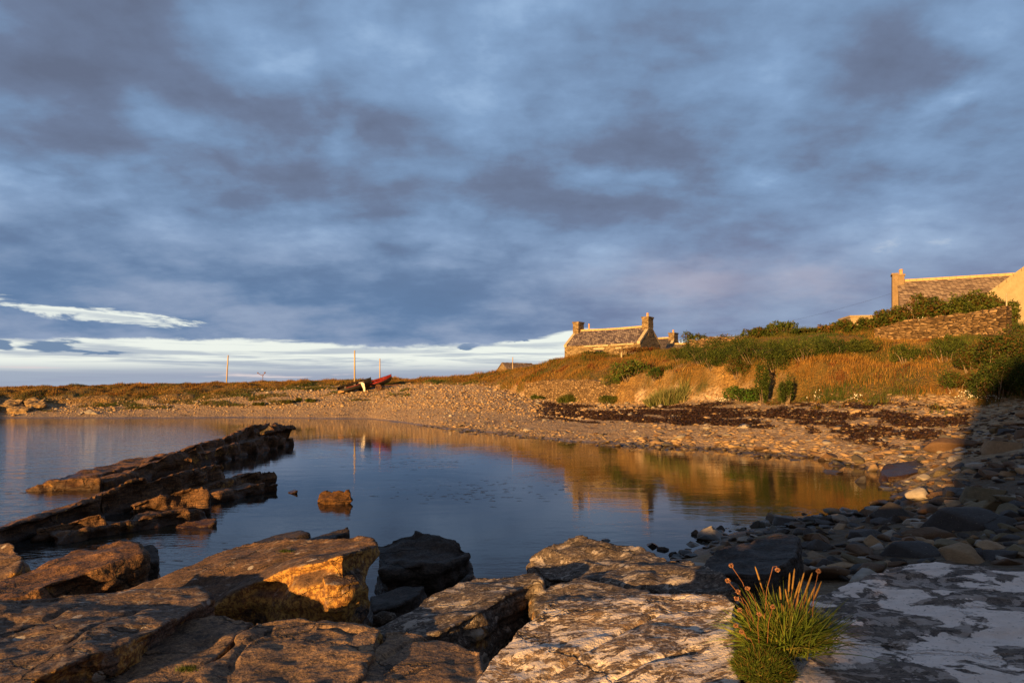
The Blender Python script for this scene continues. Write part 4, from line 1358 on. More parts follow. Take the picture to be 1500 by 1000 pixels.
cx_, cy_ = xy(531.5, 77.4)
cz_ = land1(cx_, cy_)
link('cloth', ribbon_cloth([(-.35, 0, 1.12), (-.22, -.1, 1.22), (-.02, -.12, 1.12), (.08, -.14, .8), (.18, -.15, .5), (.2, -.16, .22)], [.2, .4, .42, .3, .24, .18]), M['cloth'],
     label='white cloth hanging over the side where the two boats meet', cat='cloth', loc=(cx_, cy_, cz_))
tr = empty('boat_trailer', (xy(556, 78.8)[0], 78.8, land1(*xy(556, 78.8))), rad(8), label='small rusty trailer with spoked wheel under the red topped boat', cat='trailer')
MB().tube([(-1.1, 0, .42), (1.9, 0, .62), (2.4, .1, .7)], .045, 6).build('frame', M['rust'], tr)
for sg in (-.55, .35):
    pts = [(-.1 + .30 * math.cos(a), sg, .32 + .30 * math.sin(a)) for a in np.linspace(0, TAU, 19)]
    wh_ = MB().tube(pts, .055, 6, cap=False).build('wheel', M['rust'], tr, smooth=True)
    mb = MB()
    for k in range(4):
        a = k * math.pi / 4
        mb.tube([(-.1 - .28 * math.cos(a), sg, .32 - .28 * math.sin(a)), (-.1 + .28 * math.cos(a), sg, .32 + .28 * math.sin(a))], .02, 5)
    mb.build('spokes', M['rust'], wh_)


# ------------------------------------------------------------------ loose stones
def stone_proto(seed, sub=2):
    bm = bmesh.new()
    bmesh.ops.create_icosphere(bm, subdivisions=sub, radius=1)
    v = np.array([q.co[:] for q in bm.verts])
    f = np.array([[q.index for q in fc.verts] for fc in bm.faces])
    bm.free()
    r = np.random.default_rng(seed)
    for _ in range(13):
        n = r.normal(size=3)
        n /= np.linalg.norm(n)
        d = r.uniform(.36, .74)
        s = v @ n
        m = s > d
        v[m] -= np.outer(s[m] - d, n)
    v *= (1.0, r.uniform(.55, .85), r.uniform(.26, .48))
    v += .025 * fbm(v * 1.7 + seed * 3, 3)[:, None] * v
    v /= np.abs(v[:, 0]).max()
    return v, f


NP = 14
HI = [stone_proto(100 + i, 3) for i in range(NP)]
LO = [stone_proto(100 + i, 2) for i in range(NP)]
VLO = [stone_proto(200 + i, 1) for i in range(NP)]


def stone_mat(name, by_attr):
    m, nt, bs = mat(name)
    if by_attr:
        c = nt.attr('tint', 'Color')
        p = nt.pos()
    else:
        n = nt.n.new('ShaderNodeObjectInfo')
        c = n.outputs['Color']
        p = nt.pos()
    n1 = nt.noise(p, 9, 5, .7)
    n2 = nt.noise(nt.v('MULTIPLY', p, (1, 1, 5)), 16, 4, .7)
    k = nt.m('MULTIPLY_ADD', n1, 1.1, nt.m('MULTIPLY_ADD', n2, .7, .12))
    col = nt.v('SCALE', c, scale=k)
    z = nt.sep(p)[2]
    col = nt.mix(nt.m('MULTIPLY', nt.ss(nt.noise(p, 26, 3, .7), .62, .70), .35), col, (.33, .29, .24))
    wet = nt.ss(nt.m('MULTIPLY_ADD', nt.m('SUBTRACT', n1, .5), .18, z), .16, .05)
    col = nt.mix(nt.m('MULTIPLY', wet, .78), col, (.022, .018, .016))
    nt.put(bs.inputs['Base Color'], col)
    nt.put(bs.inputs['Roughness'], nt.m('SUBTRACT', .82, nt.m('MULTIPLY', wet, .45)))
    nt.put(bs.inputs['Normal'], nt.bump(nt.m('ADD', n1, n2), .5, .02))
    return m


M['stone_mass'] = stone_mat('beach_stones', True)
M['stone_one'] = stone_mat('beach_stone', False)
TONES = {'slate': (.050, .046, .048), 'brown': (.105, .062, .036), 'olive': (.115, .090, .052), 'tan': (.24, .16, .092), 'grey': (.25, .225, .20), 'sand': (.31, .215, .12)}


def scatter(n, x0, x1, y0, y1, keep, size, seed):
    r = np.random.default_rng(seed)
    X = r.uniform(x0, x1, n)
    Y = r.uniform(y0, y1, n)
    z, t = land(X, Y)
    px = 750 + 1000 * X / Y
    k = keep(X, Y, z, t, px, r)
    X, Y, z, t, px = X[k], Y[k], z[k], t[k], px[k]
    return X, Y, z, t, px, size(X, Y, z, t, px, r)


# right-hand beach and the rim of the pool
def keep1(X, Y, z, t, px, r):
    dens = np.clip(1.25 - Y / 60, .35, 1) * sstep(px, 700, 1150)
    dens = np.where(Y > 34, dens * .75, dens)
    rim = (t > 3.86) & (t < 4.35) & (px > 560)
    near = (t < 3.6) & (px > 985)
    inn = (z > -.14) & (t < 6.15) & (px < 1640) & (px > 560) & (near | (t > 3.8))
    return inn & ((r.uniform(0, 1, len(X)) < dens) | (rim & (r.uniform(0, 1, len(X)) < .8))) & (Y > 5.5)


def size1(X, Y, z, t, px, r):
    s = .085 * np.exp(r.normal(0, .50, len(X))) + .02
    s *= np.where(Y < 24, 1.12, 1.0) * np.where((px < 900) & (Y > 25), .75, 1)
    s *= np.where((t > 4.0) & (t < 4.9) & (px > 950), 1.15, 1) * np.where(Y > 24, .82, 1)
    s *= np.where((z < .12) & (t > 3.8), 1.25, 1)
    return np.clip(s, .04, .36)


X, Y, Z, T_, PX, S_ = scatter(26000, -10, 29, 7.5, 52, keep1, size1, 77)
rz_ = RNG.uniform(0, TAU, len(X))
# clear the footprint of the wedge boulder and the long slab
ok = np.ones(len(X), bool)
order = np.argsort(-S_ / Y)
infr = (PX[order] > 0) & (PX[order] < 1500) & ((573 + 1000 * (H - Z[order]) / Y[order]) < (835 - 12 * (PX[order] > 1200)))
big_idx = order[infr][:270]
isbig = np.zeros(len(X), bool)
isbig[big_idx] = True


def tone_for(x, y, z, r):
    q = r.random()
    if y < 19 + r.random() * 4:
        tb = [('slate', .30), ('brown', .24), ('olive', .16), ('tan', .16), ('grey', .14)]
    elif y < 26:
        tb = [('slate', .16), ('brown', .18), ('olive', .10), ('tan', .40), ('grey', .16)]
    else:
        tb = [('slate', .03), ('brown', .10), ('olive', .08), ('tan', .35), ('sand', .32), ('grey', .12)]
    for n, w in tb:
        q -= w
        if q <= 0:
            return n
    return 'tan'


def rot_for(rz, tx, ty):
    return (Matrix.Rotation(rz, 3, 'Z') @ Matrix.Rotation(tx, 3, 'X') @ Matrix.Rotation(ty, 3, 'Y'))


prng = random.Random(3)
cnt = {}
vs_, fs_, cs_ = [], [], []
base = 0
protos = []
for i, (v, f) in enumerate(HI):
    protos.append(new_mesh('beach_stone', v, f.astype(np.int32), False))
    protos[-1].materials.append(M['stone_one'])
LAB = {'slate': 'dark slate coloured', 'brown': 'brown', 'olive': 'olive brown', 'tan': 'tan', 'grey': 'pale grey', 'sand': 'sandy golden'}
for i in range(len(X)):
    tone = tone_for(X[i], Y[i], Z[i], prng)
    c = np.array(TONES[tone]) * prng.uniform(.75, 1.3)
    s = S_[i]
    tx, ty = prng.gauss(-.05, .16), prng.gauss(0, .16)
    zz = Z[i] + s * prng.uniform(.02, .20)
    if isbig[i]:
        o = link('beach_stone', protos[prng.randrange(NP)], None)
        o.location = (X[i], Y[i], zz)
        o.rotation_euler = rot_for(rz_[i], tx, ty).to_euler()
        o.scale = (s, s, s)
        o.color = (*c, 1)
        zone = 'at the pool edge' if Z[i] < .16 else ('in the shade on the near right beach' if Y[i] < 19 else ('in the middle of the right beach' if Y[i] < 30 else 'high on the far side beach'))
        lb = f'{LAB[tone]} loose stone {zone}'
        tag(o, lb, 'stone', lb.replace('loose stone', 'loose stones'))
    else:
        v, f = (LO if Y[i] < 17 else VLO)[prng.randrange(NP)]
        Rm = np.array(rot_for(rz_[i], tx, ty))
        vs_.append((v * s * ((1.2, 1.2, .72) if Y[i] > 22 else (1.05, 1.05, .9))) @ Rm.T + (X[i], Y[i], zz))
        fs_.append(f + base)
        cs_.append(np.tile(c, (len(v), 1)))
        base += len(v)
me = new_mesh('beach_stones', np.concatenate(vs_), np.concatenate(fs_).astype(np.int32), False, {'tint': ('FLOAT_COLOR', np.concatenate(cs_))})
link('beach_stones', me, M['stone_mass'], label='mass of smaller flat stones covering the right hand beach', cat='stones', kind='stuff')


def one_stone(px_, py_, wpx, tone, label, z=None, flat=1.0, rz=0.3, cat='stone', proto=None, tilt=(0, 0), group=None):
    # where the sight line meets the land
    best = None
    for Yq in np.linspace(5, 95, 1800):
        x = (px_ - 750) * Yq / 1000
        zz = H - (py_ - 573) * Yq / 1000
        if zz <= (land1(x, Yq) if z is None else z):
            best = (x, Yq, zz)
            break
    if best is None:
        return
    s = wpx / 2 * best[1] / 1000
    o = link('stone', protos[proto if proto is not None else prng.randrange(NP)], None, label=label, cat=cat, group=group)
    o.location = (best[0], best[1], best[2] + s * .1)
    o.rotation_euler = rot_for(rz, *tilt).to_euler()
    o.scale = (s, s, s * 1.15 * flat)
    o.color = (*np.array(TONES[tone]), 1)
    return o


for a in [
    (1365, 790, 84, 'brown', 'largest brown boulder among the near stones on the right'),
    (1270, 786, 66, 'slate', 'rough dark boulder left of the largest brown boulder'),
    (1478, 790, 52, 'olive', 'upright olive boulder at the right edge of the stones'),
    (1222, 832, 58, 'olive', 'olive boulder just above the white crusted slab'),
    (1165, 822, 46, 'olive', 'olive stone right of the black wedge boulder'),
    (1420, 768, 110, 'slate', 'wide dark stone behind the largest brown boulder'),
    (1340, 812, 84, 'slate', 'dark stone in front of the largest brown boulder'),
    (1468, 818, 50, 'slate', 'blue black stone just above the right end of the white crusted slab'),
    (1205, 838, 30, 'grey', 'small pale stone standing behind the grass tuft'),
    (1240, 821, 20, 'grey', 'small whitish stone beside the olive boulder'),
    (1380, 760, 34, 'grey', 'pale pointed stone above the largest brown boulder'),
    (1310, 800, 34, 'tan', 'light tan stone between two dark boulders'),
    (1445, 730, 70, 'olive', 'long greenish stone in the middle of the shaded stones'),
    (1470, 660, 60, 'tan', 'long tan slab stone high on the shaded beach'),
    (1395, 656, 80, 'brown', 'long brown plank like stone at the head of the shaded beach'),
    (1300, 762, 74, 'slate', 'dark flat stone at the near corner of the pool'),
]:
    one_stone(*a, rz=prng.uniform(-.4, .4))
for a in [
    (1262, 706, 27, 'slate', 'round black stone standing in the pool near the right shore'),
    (1294, 738, 14, 'slate', 'small black stone off the right shore of the pool'),
    (888, 792, 17, 'slate', 'single black stone in the water above the long mottled boulder'),
    (955, 800, 18, 'slate', 'low flat black stone left of the wedge boulder'),
    (969, 805, 22, 'slate', 'dark pointed stone in the water left of the wedge boulder'),
    (1018, 782, 16, 'brown', 'small brown stone in the shallows, leftmost of the near stones'),
    (1035, 791, 36, 'slate', 'long black stone in the near shallows'),
    (1055, 776, 17, 'slate', 'small dark stone in the shallows behind the long black stone'),
    (1088, 776, 14, 'brown', 'tiny reddish stone alone in the near shallows'),
    (1107, 771, 26, 'slate', 'dark stone where the near shallows meet the beach'),
    (1150, 768, 40, 'slate', 'flat wet stone at the near rim of the pool'),
    (1190, 765, 44, 'slate', 'long wet stone at the near rim of the pool'),
    (1215, 674, 34, 'brown', 'long brown stone on the far shore of the pool'),
    (984, 813, 18, 'slate', 'small black stone against the wedge boulder'),
    (1005, 812, 26, 'slate', 'flat dark stone against the wedge boulder'),
]:
    one_stone(*a, z=.0, rz=prng.uniform(-.4, .4), flat=1.2)
for px_, py_, w_ in [(132, 605, 16), (140, 606, 12), (122, 605, 9), (118, 607, 7)]:
    one_stone(px_, py_, w_, 'grey', 'pale driftwood coloured stone in a little pile on the far left shore', group='pale stones piled on the far left shore')
one_stone(773, 630, 14, 'grey', 'single pale stone on the gravel spit in the middle of the bay')

# ------------------------------------------------------------------ cobbles of the far storm beach
def keep2(X, Y, z, t, px, r):
    return (z > .12) & (t > 4) & (t < 6.7) & (px > -20) & (px < 1000) & (r.uniform(0, 1, len(X)) < np.where(t > 4.9, .9, .35)) & ~((px > 760) & (t > 6.05))


def size2(X, Y, z, t, px, r):
    return np.clip(.055 * np.exp(r.normal(0, .5, len(X))) * (.85 + .3 * (t > 5)), .03, .22)


X2, Y2, Z2, T2_, PX2, S2_ = scatter(46000, -60, 16, 44, 86, keep2, size2, 78)
r = np.random.default_rng(9)
N = len(X2)
tones = np.array([TONES['sand'], TONES['tan'], TONES['grey'], TONES['brown']])
pick = r.choice(4, N, p=[.42, .36, .14, .08])
colr = tones[pick] * r.uniform(.8, 1.45, N)[:, None]
ov, of = [], []
pv = np.array([v for v, f in [stone_proto(300 + i, 1) for i in range(NP)]])
pf = stone_proto(300, 1)[1]
pi_ = r.integers(0, NP, N)
a_ = r.uniform(0, TAU, N)
V = pv[pi_] * S2_[:, None, None] * np.array([1, 1, 1.3])
ca, sa = np.cos(a_)[:, None], np.sin(a_)[:, None]
V = np.stack([V[:, :, 0] * ca - V[:, :, 1] * sa + X2[:, None], V[:, :, 0] * sa + V[:, :, 1] * ca + Y2[:, None], V[:, :, 2] + Z2[:, None] + S2_[:, None] * .2], 2)
nv = pv.shape[1]
F = (pf[None] + (np.arange(N) * nv)[:, None, None]).reshape(-1, 3)
me = new_mesh('cobbles', V.reshape(-1, 3), F.astype(np.int32), False, {'tint': ('FLOAT_COLOR', np.repeat(colr, nv, 0))})
link('cobbles', me, M['stone_mass'], label='countless small cobbles of the far storm beach', cat='cobbles', kind='stuff')

# ------------------------------------------------------------------ cast up seaweed
def tri_mass(name, C, size, r, flat=.35, m=None, attrs=None, up=.03, **kw):
    N = len(C)
    d = r.normal(size=(N, 3, 3)) * np.array([1, 1, flat])
    d /= np.linalg.norm(d, axis=2)[:, :, None]
    V = C[:, None, :] + d * size[:, None, None] * r.uniform(.5, 1, (N, 3, 1))
    V[:, :, 2] += up
    at = {k: ('FLOAT_COLOR', np.repeat(v, 3, 0)) for k, v in (attrs or {}).items()}
    me = new_mesh(name, V.reshape(-1, 3), np.arange(N * 3, dtype=np.int32).reshape(-1, 3), False, at)
    return link(name, me, m, **kw)


r = np.random.default_rng(21)
X = r.uniform(0, 26, 230000)
Y = r.uniform(24, 60, 230000)
z, t = land(X, Y)
px = 750 + 1000 * X / Y
w = soft_fields(X, Y, t, px)[2]
k = (w > r.uniform(.2, .95, len(X))) & (px < 1500)
C = np.stack([X[k], Y[k], z[k]], 1)
M['kelp'] = plain('cast_seaweed', (.010, .004, .003), (.045, .018, .009), 7, rough=.7, coords='Object')
tri_mass('cast_seaweed', C[:60000], r.uniform(.06, .17, len(C[:60000])), r, .45, M['kelp'], up=.05,
         label='bands of dark dry seaweed strewn along the upper beach', cat='seaweed', kind='stuff')
# weed on the reef waterline and flecks on the water
r = np.random.default_rng(22)
cl = [(-1.0, 17.5, 2.2, 1.6, 90), (1.0, 19.5, 4.5, 2.0, 60), (-3.5, 25, 2.0, 3, 70), (-7.2, 10.6, 1.6, .6, 60), (2.5, 28, 5, 2, 70), (-3.2, 10.2, 2.2, 1.4, 50), (-13.5, 17.6, 2.5, .8, 70), (-9.5, 12.8, 1.6, 1.0, 60)]
vs, fs = [], []
for cx, cy, wx_, wy_, n in cl:
    for _ in range(n):
        x, y = cx + r.normal() * wx_ * .5, cy + r.normal() * wy_ * .5
        if land1(x, y) > -.05:
            continue
        L_, w_ = r.uniform(.015, .09) * (1 + y / 30), r.uniform(.006, .016) * (1 + y / 20)
        a = r.normal() * .25
        k = 7
        b0 = len(vs)
        for q in range(k):
            an = TAU * q / k
            e = r.uniform(.5, 1.2)
            dx, dy = math.cos(an) * L_ * e, math.sin(an) * w_ * e
            vs.append((x + dx * math.cos(a) - dy * math.sin(a), y + dx * math.sin(a) + dy * math.cos(a), .006))
        fs.append(tuple(range(b0, b0 + k)))
M['float_weed'] = plain('floating_weed', (.02, .016, .010), (.06, .04, .02), 9, rough=.5)
link('floating_weed', new_mesh('floating_weed', vs, fs), M['float_weed'], label='scattered flecks and rafts of seaweed floating on the pool', cat='seaweed', kind='stuff')


# ------------------------------------------------------------------ vegetation
def leaf_mat(name, trans=.25, rough=.75):
    m, nt, bs = mat(name)
    c = nt.attr('tint', 'Color')
    nt.put(bs.inputs['Base Color'], c)
    bs.inputs['Roughness'].default_value = rough
    bs.inputs['Specular IOR Level'].default_value = .2
    tr = nt.n.new('ShaderNodeBsdfTranslucent')
    nt.put(tr.inputs['Color'], c)
    mx_ = nt.n.new('ShaderNodeMixShader')
    mx_.inputs[0].default_value = trans
    nt.l.new(bs.outputs[0], mx_.inputs[1])
    nt.l.new(tr.outputs[0], mx_.inputs[2])
    out = [n for n in nt.n if n.type == 'OUTPUT_MATERIAL'][0]
    nt.l.new(mx_.outputs[0], out.inputs['Surface'])
    return m


M['leaf'] = leaf_mat('foliage')
M['blade'] = leaf_mat('grass_blades', .2)
DRY, RUST, STRAW, GREEN, DEEP, OLIVE = [np.array(c) for c in
    ((.215, .110, .022), (.16, .062, .018), (.33, .20, .055), (.055, .082, .014), (.030, .048, .010), (.105, .092, .020))]


def blades(X, Y, Z, hgt, wid, lean, colr, r):
    """one bent blade (two stacked triangles as a kite) per point"""
    N = len(X)
    a = r.uniform(0, TAU, N)
    la = r.uniform(0, TAU, N)
    hx, hy = np.cos(a) * wid / 2, np.sin(a) * wid / 2
    lx, ly = np.cos(la) * lean * hgt + .10 * hgt, np.sin(la) * lean * hgt
    P0 = np.stack([X - hx, Y - hy, Z - .04], 1)
    P1 = np.stack([X + hx, Y + hy, Z - .04], 1)
    P2 = np.stack([X + lx, Y + ly, Z + hgt], 1)
    V = np.stack([P0, P1, P2], 1).reshape(-1, 3)
    return V, np.arange(3 * N, dtype=np.int32).reshape(-1, 3), np.repeat(colr, 3, 0)


def grass_colour(X, Y, z, t, px, r):
    N = len(X)
    n = f2(X, Y, .22, 4, z=31.)[:, None]
    n2 = f2(X, Y, .9, 3, z=33.)[:, None]
    k = np.clip(.5 + n * 1.3 + n2 * .5, 0, 1)
    dry = DRY * (1 - k) + STRAW * k * .55 + DRY * k * .45
    dry = np.where((n2 > .36), RUST, dry)
    grn = GREEN * (1 - k) + OLIVE * k
    g = np.zeros(N)
    right = sstep(px, 930, 1010)
    g += right * sstep(t, 7.1, 7.8) * sstep(-px, -1330, -1200) * .95
    g += sstep(px, 1340, 1420) * .75 * sstep(t, 6.3, 6.9)
    g += right * sstep(t, 6.5, 6.1) * .5
    left = px < 700
    g += left * (1 - sstep(t, 6.3, 7.8)) * .95
    g += (px > 700) * (px < 940) * .20
    g = np.clip(g + f2(X, Y, .30, 4, z=41.) * .9 + .12, 0, 1)
    sel = r.uniform(0, 1, N) < g
    c = np.where(sel[:, None], grn, dry)
    return c * r.uniform(.65, 1.35, N)[:, None]


r = np.random.default_rng(31)
parts = []
for (x0, x1, y0, y1, n, hs, ws) in [(4, 42, 28, 80, 430000, 1.0, 1.0), (-66, 6, 64, 96, 330000, .95, 1.5)]:
    X = r.uniform(x0, x1, n)
    Y = r.uniform(y0, y1, n)
    z, t = land(X, Y)
    px = 750 + 1000 * X / Y
    g, fc, _ = soft_fields(X, Y, t, px)
    k = (px > -25) & (px < 1530) & (t < 9.35) & (g > r.uniform(.05, .75, n))
    k &= ~((px > 1290) & (px < 1480) & (t > 8.6)) if x0 > 0 else k
    X, Y, z, t, px = X[k], Y[k], z[k], t[k], px[k]
    c = grass_colour(X, Y, z, t, px, r)
    tall = np.clip(.55 + f2(X, Y, .35, 3, z=51.) * .8, .2, 1.25)
    top = 1 + .35 * sstep(t, 8.2, 9)
    h = r.uniform(.16, .46, len(X)) * tall * hs * top * np.where(px < 420, .75, 1)
    w = r.uniform(.02, .055, len(X)) * ws
    parts.append(blades(X, Y, z, h, w, r.uniform(.1, .7, len(X)), c, r))
off = 0
Vs, Fs, Cs = [], [], []
for v, f, c in parts:
    Vs.append(v)
    Fs.append(f + off)
    Cs.append(c)
    off += len(v)
me = new_mesh('grass', np.concatenate(Vs), np.concatenate(Fs), False, {'tint': ('FLOAT_COLOR', np.concatenate(Cs))})
link('grass', me, M['blade'], label='rough dry and green grass growing over the banks', cat='grass', kind='stuff')
print('blades', off // 3)


def shrub(name, label, px_, ptop, Y, wpx, cols, n, leaf=.10, depth=None, base_z=None, spiky=0.0, seed=1, cat='shrub', group=None, lobes=7, down=.25, bottom=None):
    """crown of small leaves round several lobes, with stems inside; base on the land"""
    r = np.random.default_rng(seed)
    if bottom is not None and name != 'hedge_shrub':
        # stand it where the bank really is
        Ys = np.linspace(22, 95, 1500)
        zl, tl = land((px_ - 750) * Ys / 1000, Ys)
        hit = np.nonzero((H - (bottom - 573) * Ys / 1000 <= zl) & (tl > 4.2))[0]
        if len(hit):
            Y = Ys[hit[0]] + .15
    x, y = xy(px_, Y)
    z0 = land1(x, y) if base_z is None else base_z
    if bottom is not None:
        z0 = H - (bottom - 573) * Y / 1000
    zt = H - (ptop - 573) * Y / 1000
    hh = max(zt - z0, .25)
    rx = wpx * Y / 2000
    ry = depth or rx * .8
    L = []
    for i in range(lobes):
        u = (i + .5) / lobes * 2 - 1
        L.append((u * rx * .72 + r.normal() * rx * .08, r.normal() * ry * .35, hh * (.38 + .30 * r.random() * (1 - u * u * .5)), rx * r.uniform(.24, .40), hh * r.uniform(.28, .42)))
    which = r.integers(0, lobes, n)
    L = np.array(L)[which]
    d = r.normal(size=(n, 3))
    d /= np.linalg.norm(d, axis=1)[:, None]
    rad_ = r.uniform(.55, 1.0, n) ** .6
    P_ = np.stack([L[:, 0], L[:, 1], L[:, 2]], 1) + d * np.stack([L[:, 3], L[:, 3] * ry / rx + .05, L[:, 4]], 1) * rad_[:, None] * 1.1
    P_ *= 1 + .18 * perlin(P_ * 1.9 + seed)[:, None]
    P_[:, 2] = np.clip(P_[:, 2], -.05, None)
    P_[:, 2] *= hh / np.percentile(P_[:, 2], 99.5)
    dd = r.normal(size=(n, 3))
    dd[:, 2] = dd[:, 2] * .6 + spiky * 3
    dd /= np.linalg.norm(dd, axis=1)[:, None]
    ss_ = np.cross(dd, r.normal(size=(n, 3)))
    ss_ /= np.linalg.norm(ss_, axis=1)[:, None]
    l = leaf * r.uniform(.6, 1.4, n)[:, None]
    wd = l * (.30 if spiky else .55)
    A, B, Cc, D = P_, P_ + dd * l * .5 + ss_ * wd / 2, P_ + dd * l, P_ + dd * l * .5 - ss_ * wd / 2
    V = np.stack([A, B, Cc, D], 1).reshape(-1, 3)
    F = np.arange(4 * n, dtype=np.int32).reshape(-1, 4)
    clump = perlin(P_ * 2.2 + seed * 3)
    pickc = np.clip(((clump + .6) / 1.2 * len(cols) + r.normal(size=n) * .55).astype(int), 0, len(cols) - 1)
    c = np.array(cols)[pickc] * r.uniform(.65, 1.4, n)[:, None]
    e = empty(name, (x, y, z0), label=label, cat=cat, group=group)
    link('foliage', new_mesh('foliage', V, F, False, {'tint': ('FLOAT_COLOR', np.repeat(c, 4, 0))}), M['leaf'], e)
    mb = MB()
    for i in range(lobes):
        u = (i + .5) / lobes * 2 - 1
        mb.tube([(u * rx * .35, 0, -.15), (u * rx * .6, r.normal() * ry * .2, hh * .35), (u * rx * .8, r.normal() * ry * .3, hh * .62)], [.035, .022, .008], 5)
    mb.build('stems', M['dark_wood'], e)
    return e


G1, G2, G3 = (.040, .062, .010), (.075, .100, .016), (.11, .12, .022)
B1, B2 = (.10, .060, .016), (.15, .080, .020)
hedge = [(1225, 474, 47.5, 40), (1250, 470, 47, 40), (1282, 466, 46.5, 42), (1312, 452, 46, 48), (1342, 436, 45.5, 52), (1372, 430, 45.2, 52), (1402, 434, 44.5, 50), (1430, 428, 44, 50), (1458, 438, 43.2, 44)]
hl = ['leftmost shrub of the hedge behind the tall wall, small and ragged', 'hedge shrub just left of the flat topped outbuilding', 'hedge shrub in front of the flat topped outbuilding',
      'hedge shrub below the farmhouse chimney', 'rounded hedge shrub at the left end of the farmhouse roof', 'tallest hedge shrub, before the middle of the farmhouse roof',
      'dull green hedge shrub right of the tallest one', 'bright green hedge shrub below the farmhouse roof', 'hedge shrub beside the cream gable']
for i, (a, b, c, d) in enumerate(hedge):
    shrub('hedge_shrub', hl[i], a, b, c, d * 1.5, [G1, G2, B1, G2, B2] if i < 6 else [G1, G2, G3, G2, B1], 4600, leaf=.15, seed=50 + i, bottom=496 if i < 3 else 484, group='hedge shrubs above the tall dry stone wall', depth=1.2)
shrub('shrub', 'round dark shrub beside the second cottage chimney', 1016, 486, 61, 38, [G1, G2, B1], 2200, leaf=.14, seed=61)
shrub('shrub', 'brown leaved low shrub on top of the broken wall', 1075, 490, 58.5, 60, [B1, G2, B2], 1500, leaf=.12, seed=62, lobes=9)
shrub('shrub', 'bright topped shrub crowning the middle of the bank', 1148, 470, 51, 46, [G1, G2, G3], 3000, leaf=.14, seed=63)
shrub('shrub', 'dark shrub left of the crowning shrub', 1110, 480, 51.5, 52, [G1, G2, B1], 3000, leaf=.13, seed=64)
shrub('shrub', 'long low green shrub on the brow right of the crowning shrub', 1195, 487, 49, 80, [G1, G2, B1], 3200, leaf=.12, seed=65, lobes=11)
shrub('shrub', 'wide dark green shrub hanging over the bank below the broken wall', 1035, 498, 53, 78, [G1, G1, G2], 4200, leaf=.12, seed=66, spiky=.3, lobes=10, bottom=532)
shrub('shrub', 'deep green shrub mass on the bank under the crowning shrub', 1110, 494, 48.5, 96, [G1, G1, G2], 5200, leaf=.12, seed=67, spiky=.3, lobes=11, bottom=530)
shrub('shrub', 'green gorse like shrub below the right end of the tall wall', 1388, 492, 37.2, 62, [G1, G2, G2], 4200, leaf=.10, seed=68, spiky=.4, bottom=530)
shrub('shrub', 'dark tangled shrub filling the right edge of the bank', 1478, 478, 34.5, 90, [G1, G1, B1, G2], 6500, leaf=.10, seed=69, lobes=9, bottom=560)
shrub('shrub', 'dark low shrub at the foot of the right edge bank', 1462, 530, 31.5, 84, [G1, G1, G2, B1], 5500, leaf=.09, seed=70, lobes=9, bottom=585)
shrub('shrub', 'hawthorn like shrub on the bank right of the gorse like one', 1425, 505, 36, 60, [G1, B1, G2], 3600, leaf=.10, seed=71, bottom=545)
shrub('dock_plant', 'clump of broad green docks below the right end of the cottage', 925, 527, 61.5, 60, [G2, G3, (.06, .12, .018), B1], 1500, leaf=.17, seed=72, lobes=9, cat='plant', bottom=556)
shrub('dock_plant', 'reddish dock stems standing before the cottage doorway', 940, 510, 65.5, 60, [(.14, .035, .012), B1, B2], 2200, leaf=.14, seed=73, spiky=.8, lobes=9, cat='plant')
shrub('dock_plant', 'green weeds growing against the cottage wall', 872, 515, 70.5, 46, [G1, G2, B1], 1500, leaf=.16, seed=74, lobes=6, cat='plant')
shrub('shrub', 'dark green climber hanging in the gully of the bank', 1118, 536, 45.5, 22, [G1, G1, G2], 2600, leaf=.10, seed=75, lobes=4, bottom=590)
shrub('shore_plant', 'low bright green plant at the foot of the gully', 1092, 566, 43, 54, [G1, (.05, .12, .015), G2], 2600, leaf=.12, seed=76, lobes=7, cat='plant', bottom=590)
for i, (a, b, Yq, w_) in enumerate([(782, 578, 63.5, 12), (792, 580, 61.5, 12)]):
    shrub('shore_plant', ['small green tuft left of the pair by the sea wall foot', 'small green tuft right of the pair by the sea wall foot'][i], a, b, Yq, w_, [G1, G2], 400, leaf=.12, seed=80 + i, lobes=3, cat='plant', bottom=585)
for i, (a, b, w_, lb) in enumerate([(422, 586, 22, 'leaning green plant on the storm beach, nearest the middle'), (455, 584, 18, 'green plant on the storm beach left of the boats'), (380, 589, 20, 'green plant at the right end of the left hand turf'), (438, 583, 10, 'tiny green plant between two larger ones on the storm beach')]):
    shrub('shore_plant', lb, a, b, 74.5, w_, [G1, G2, OLIVE], 700, leaf=.14, seed=84 + i, lobes=5, cat='plant', bottom=b + 5)

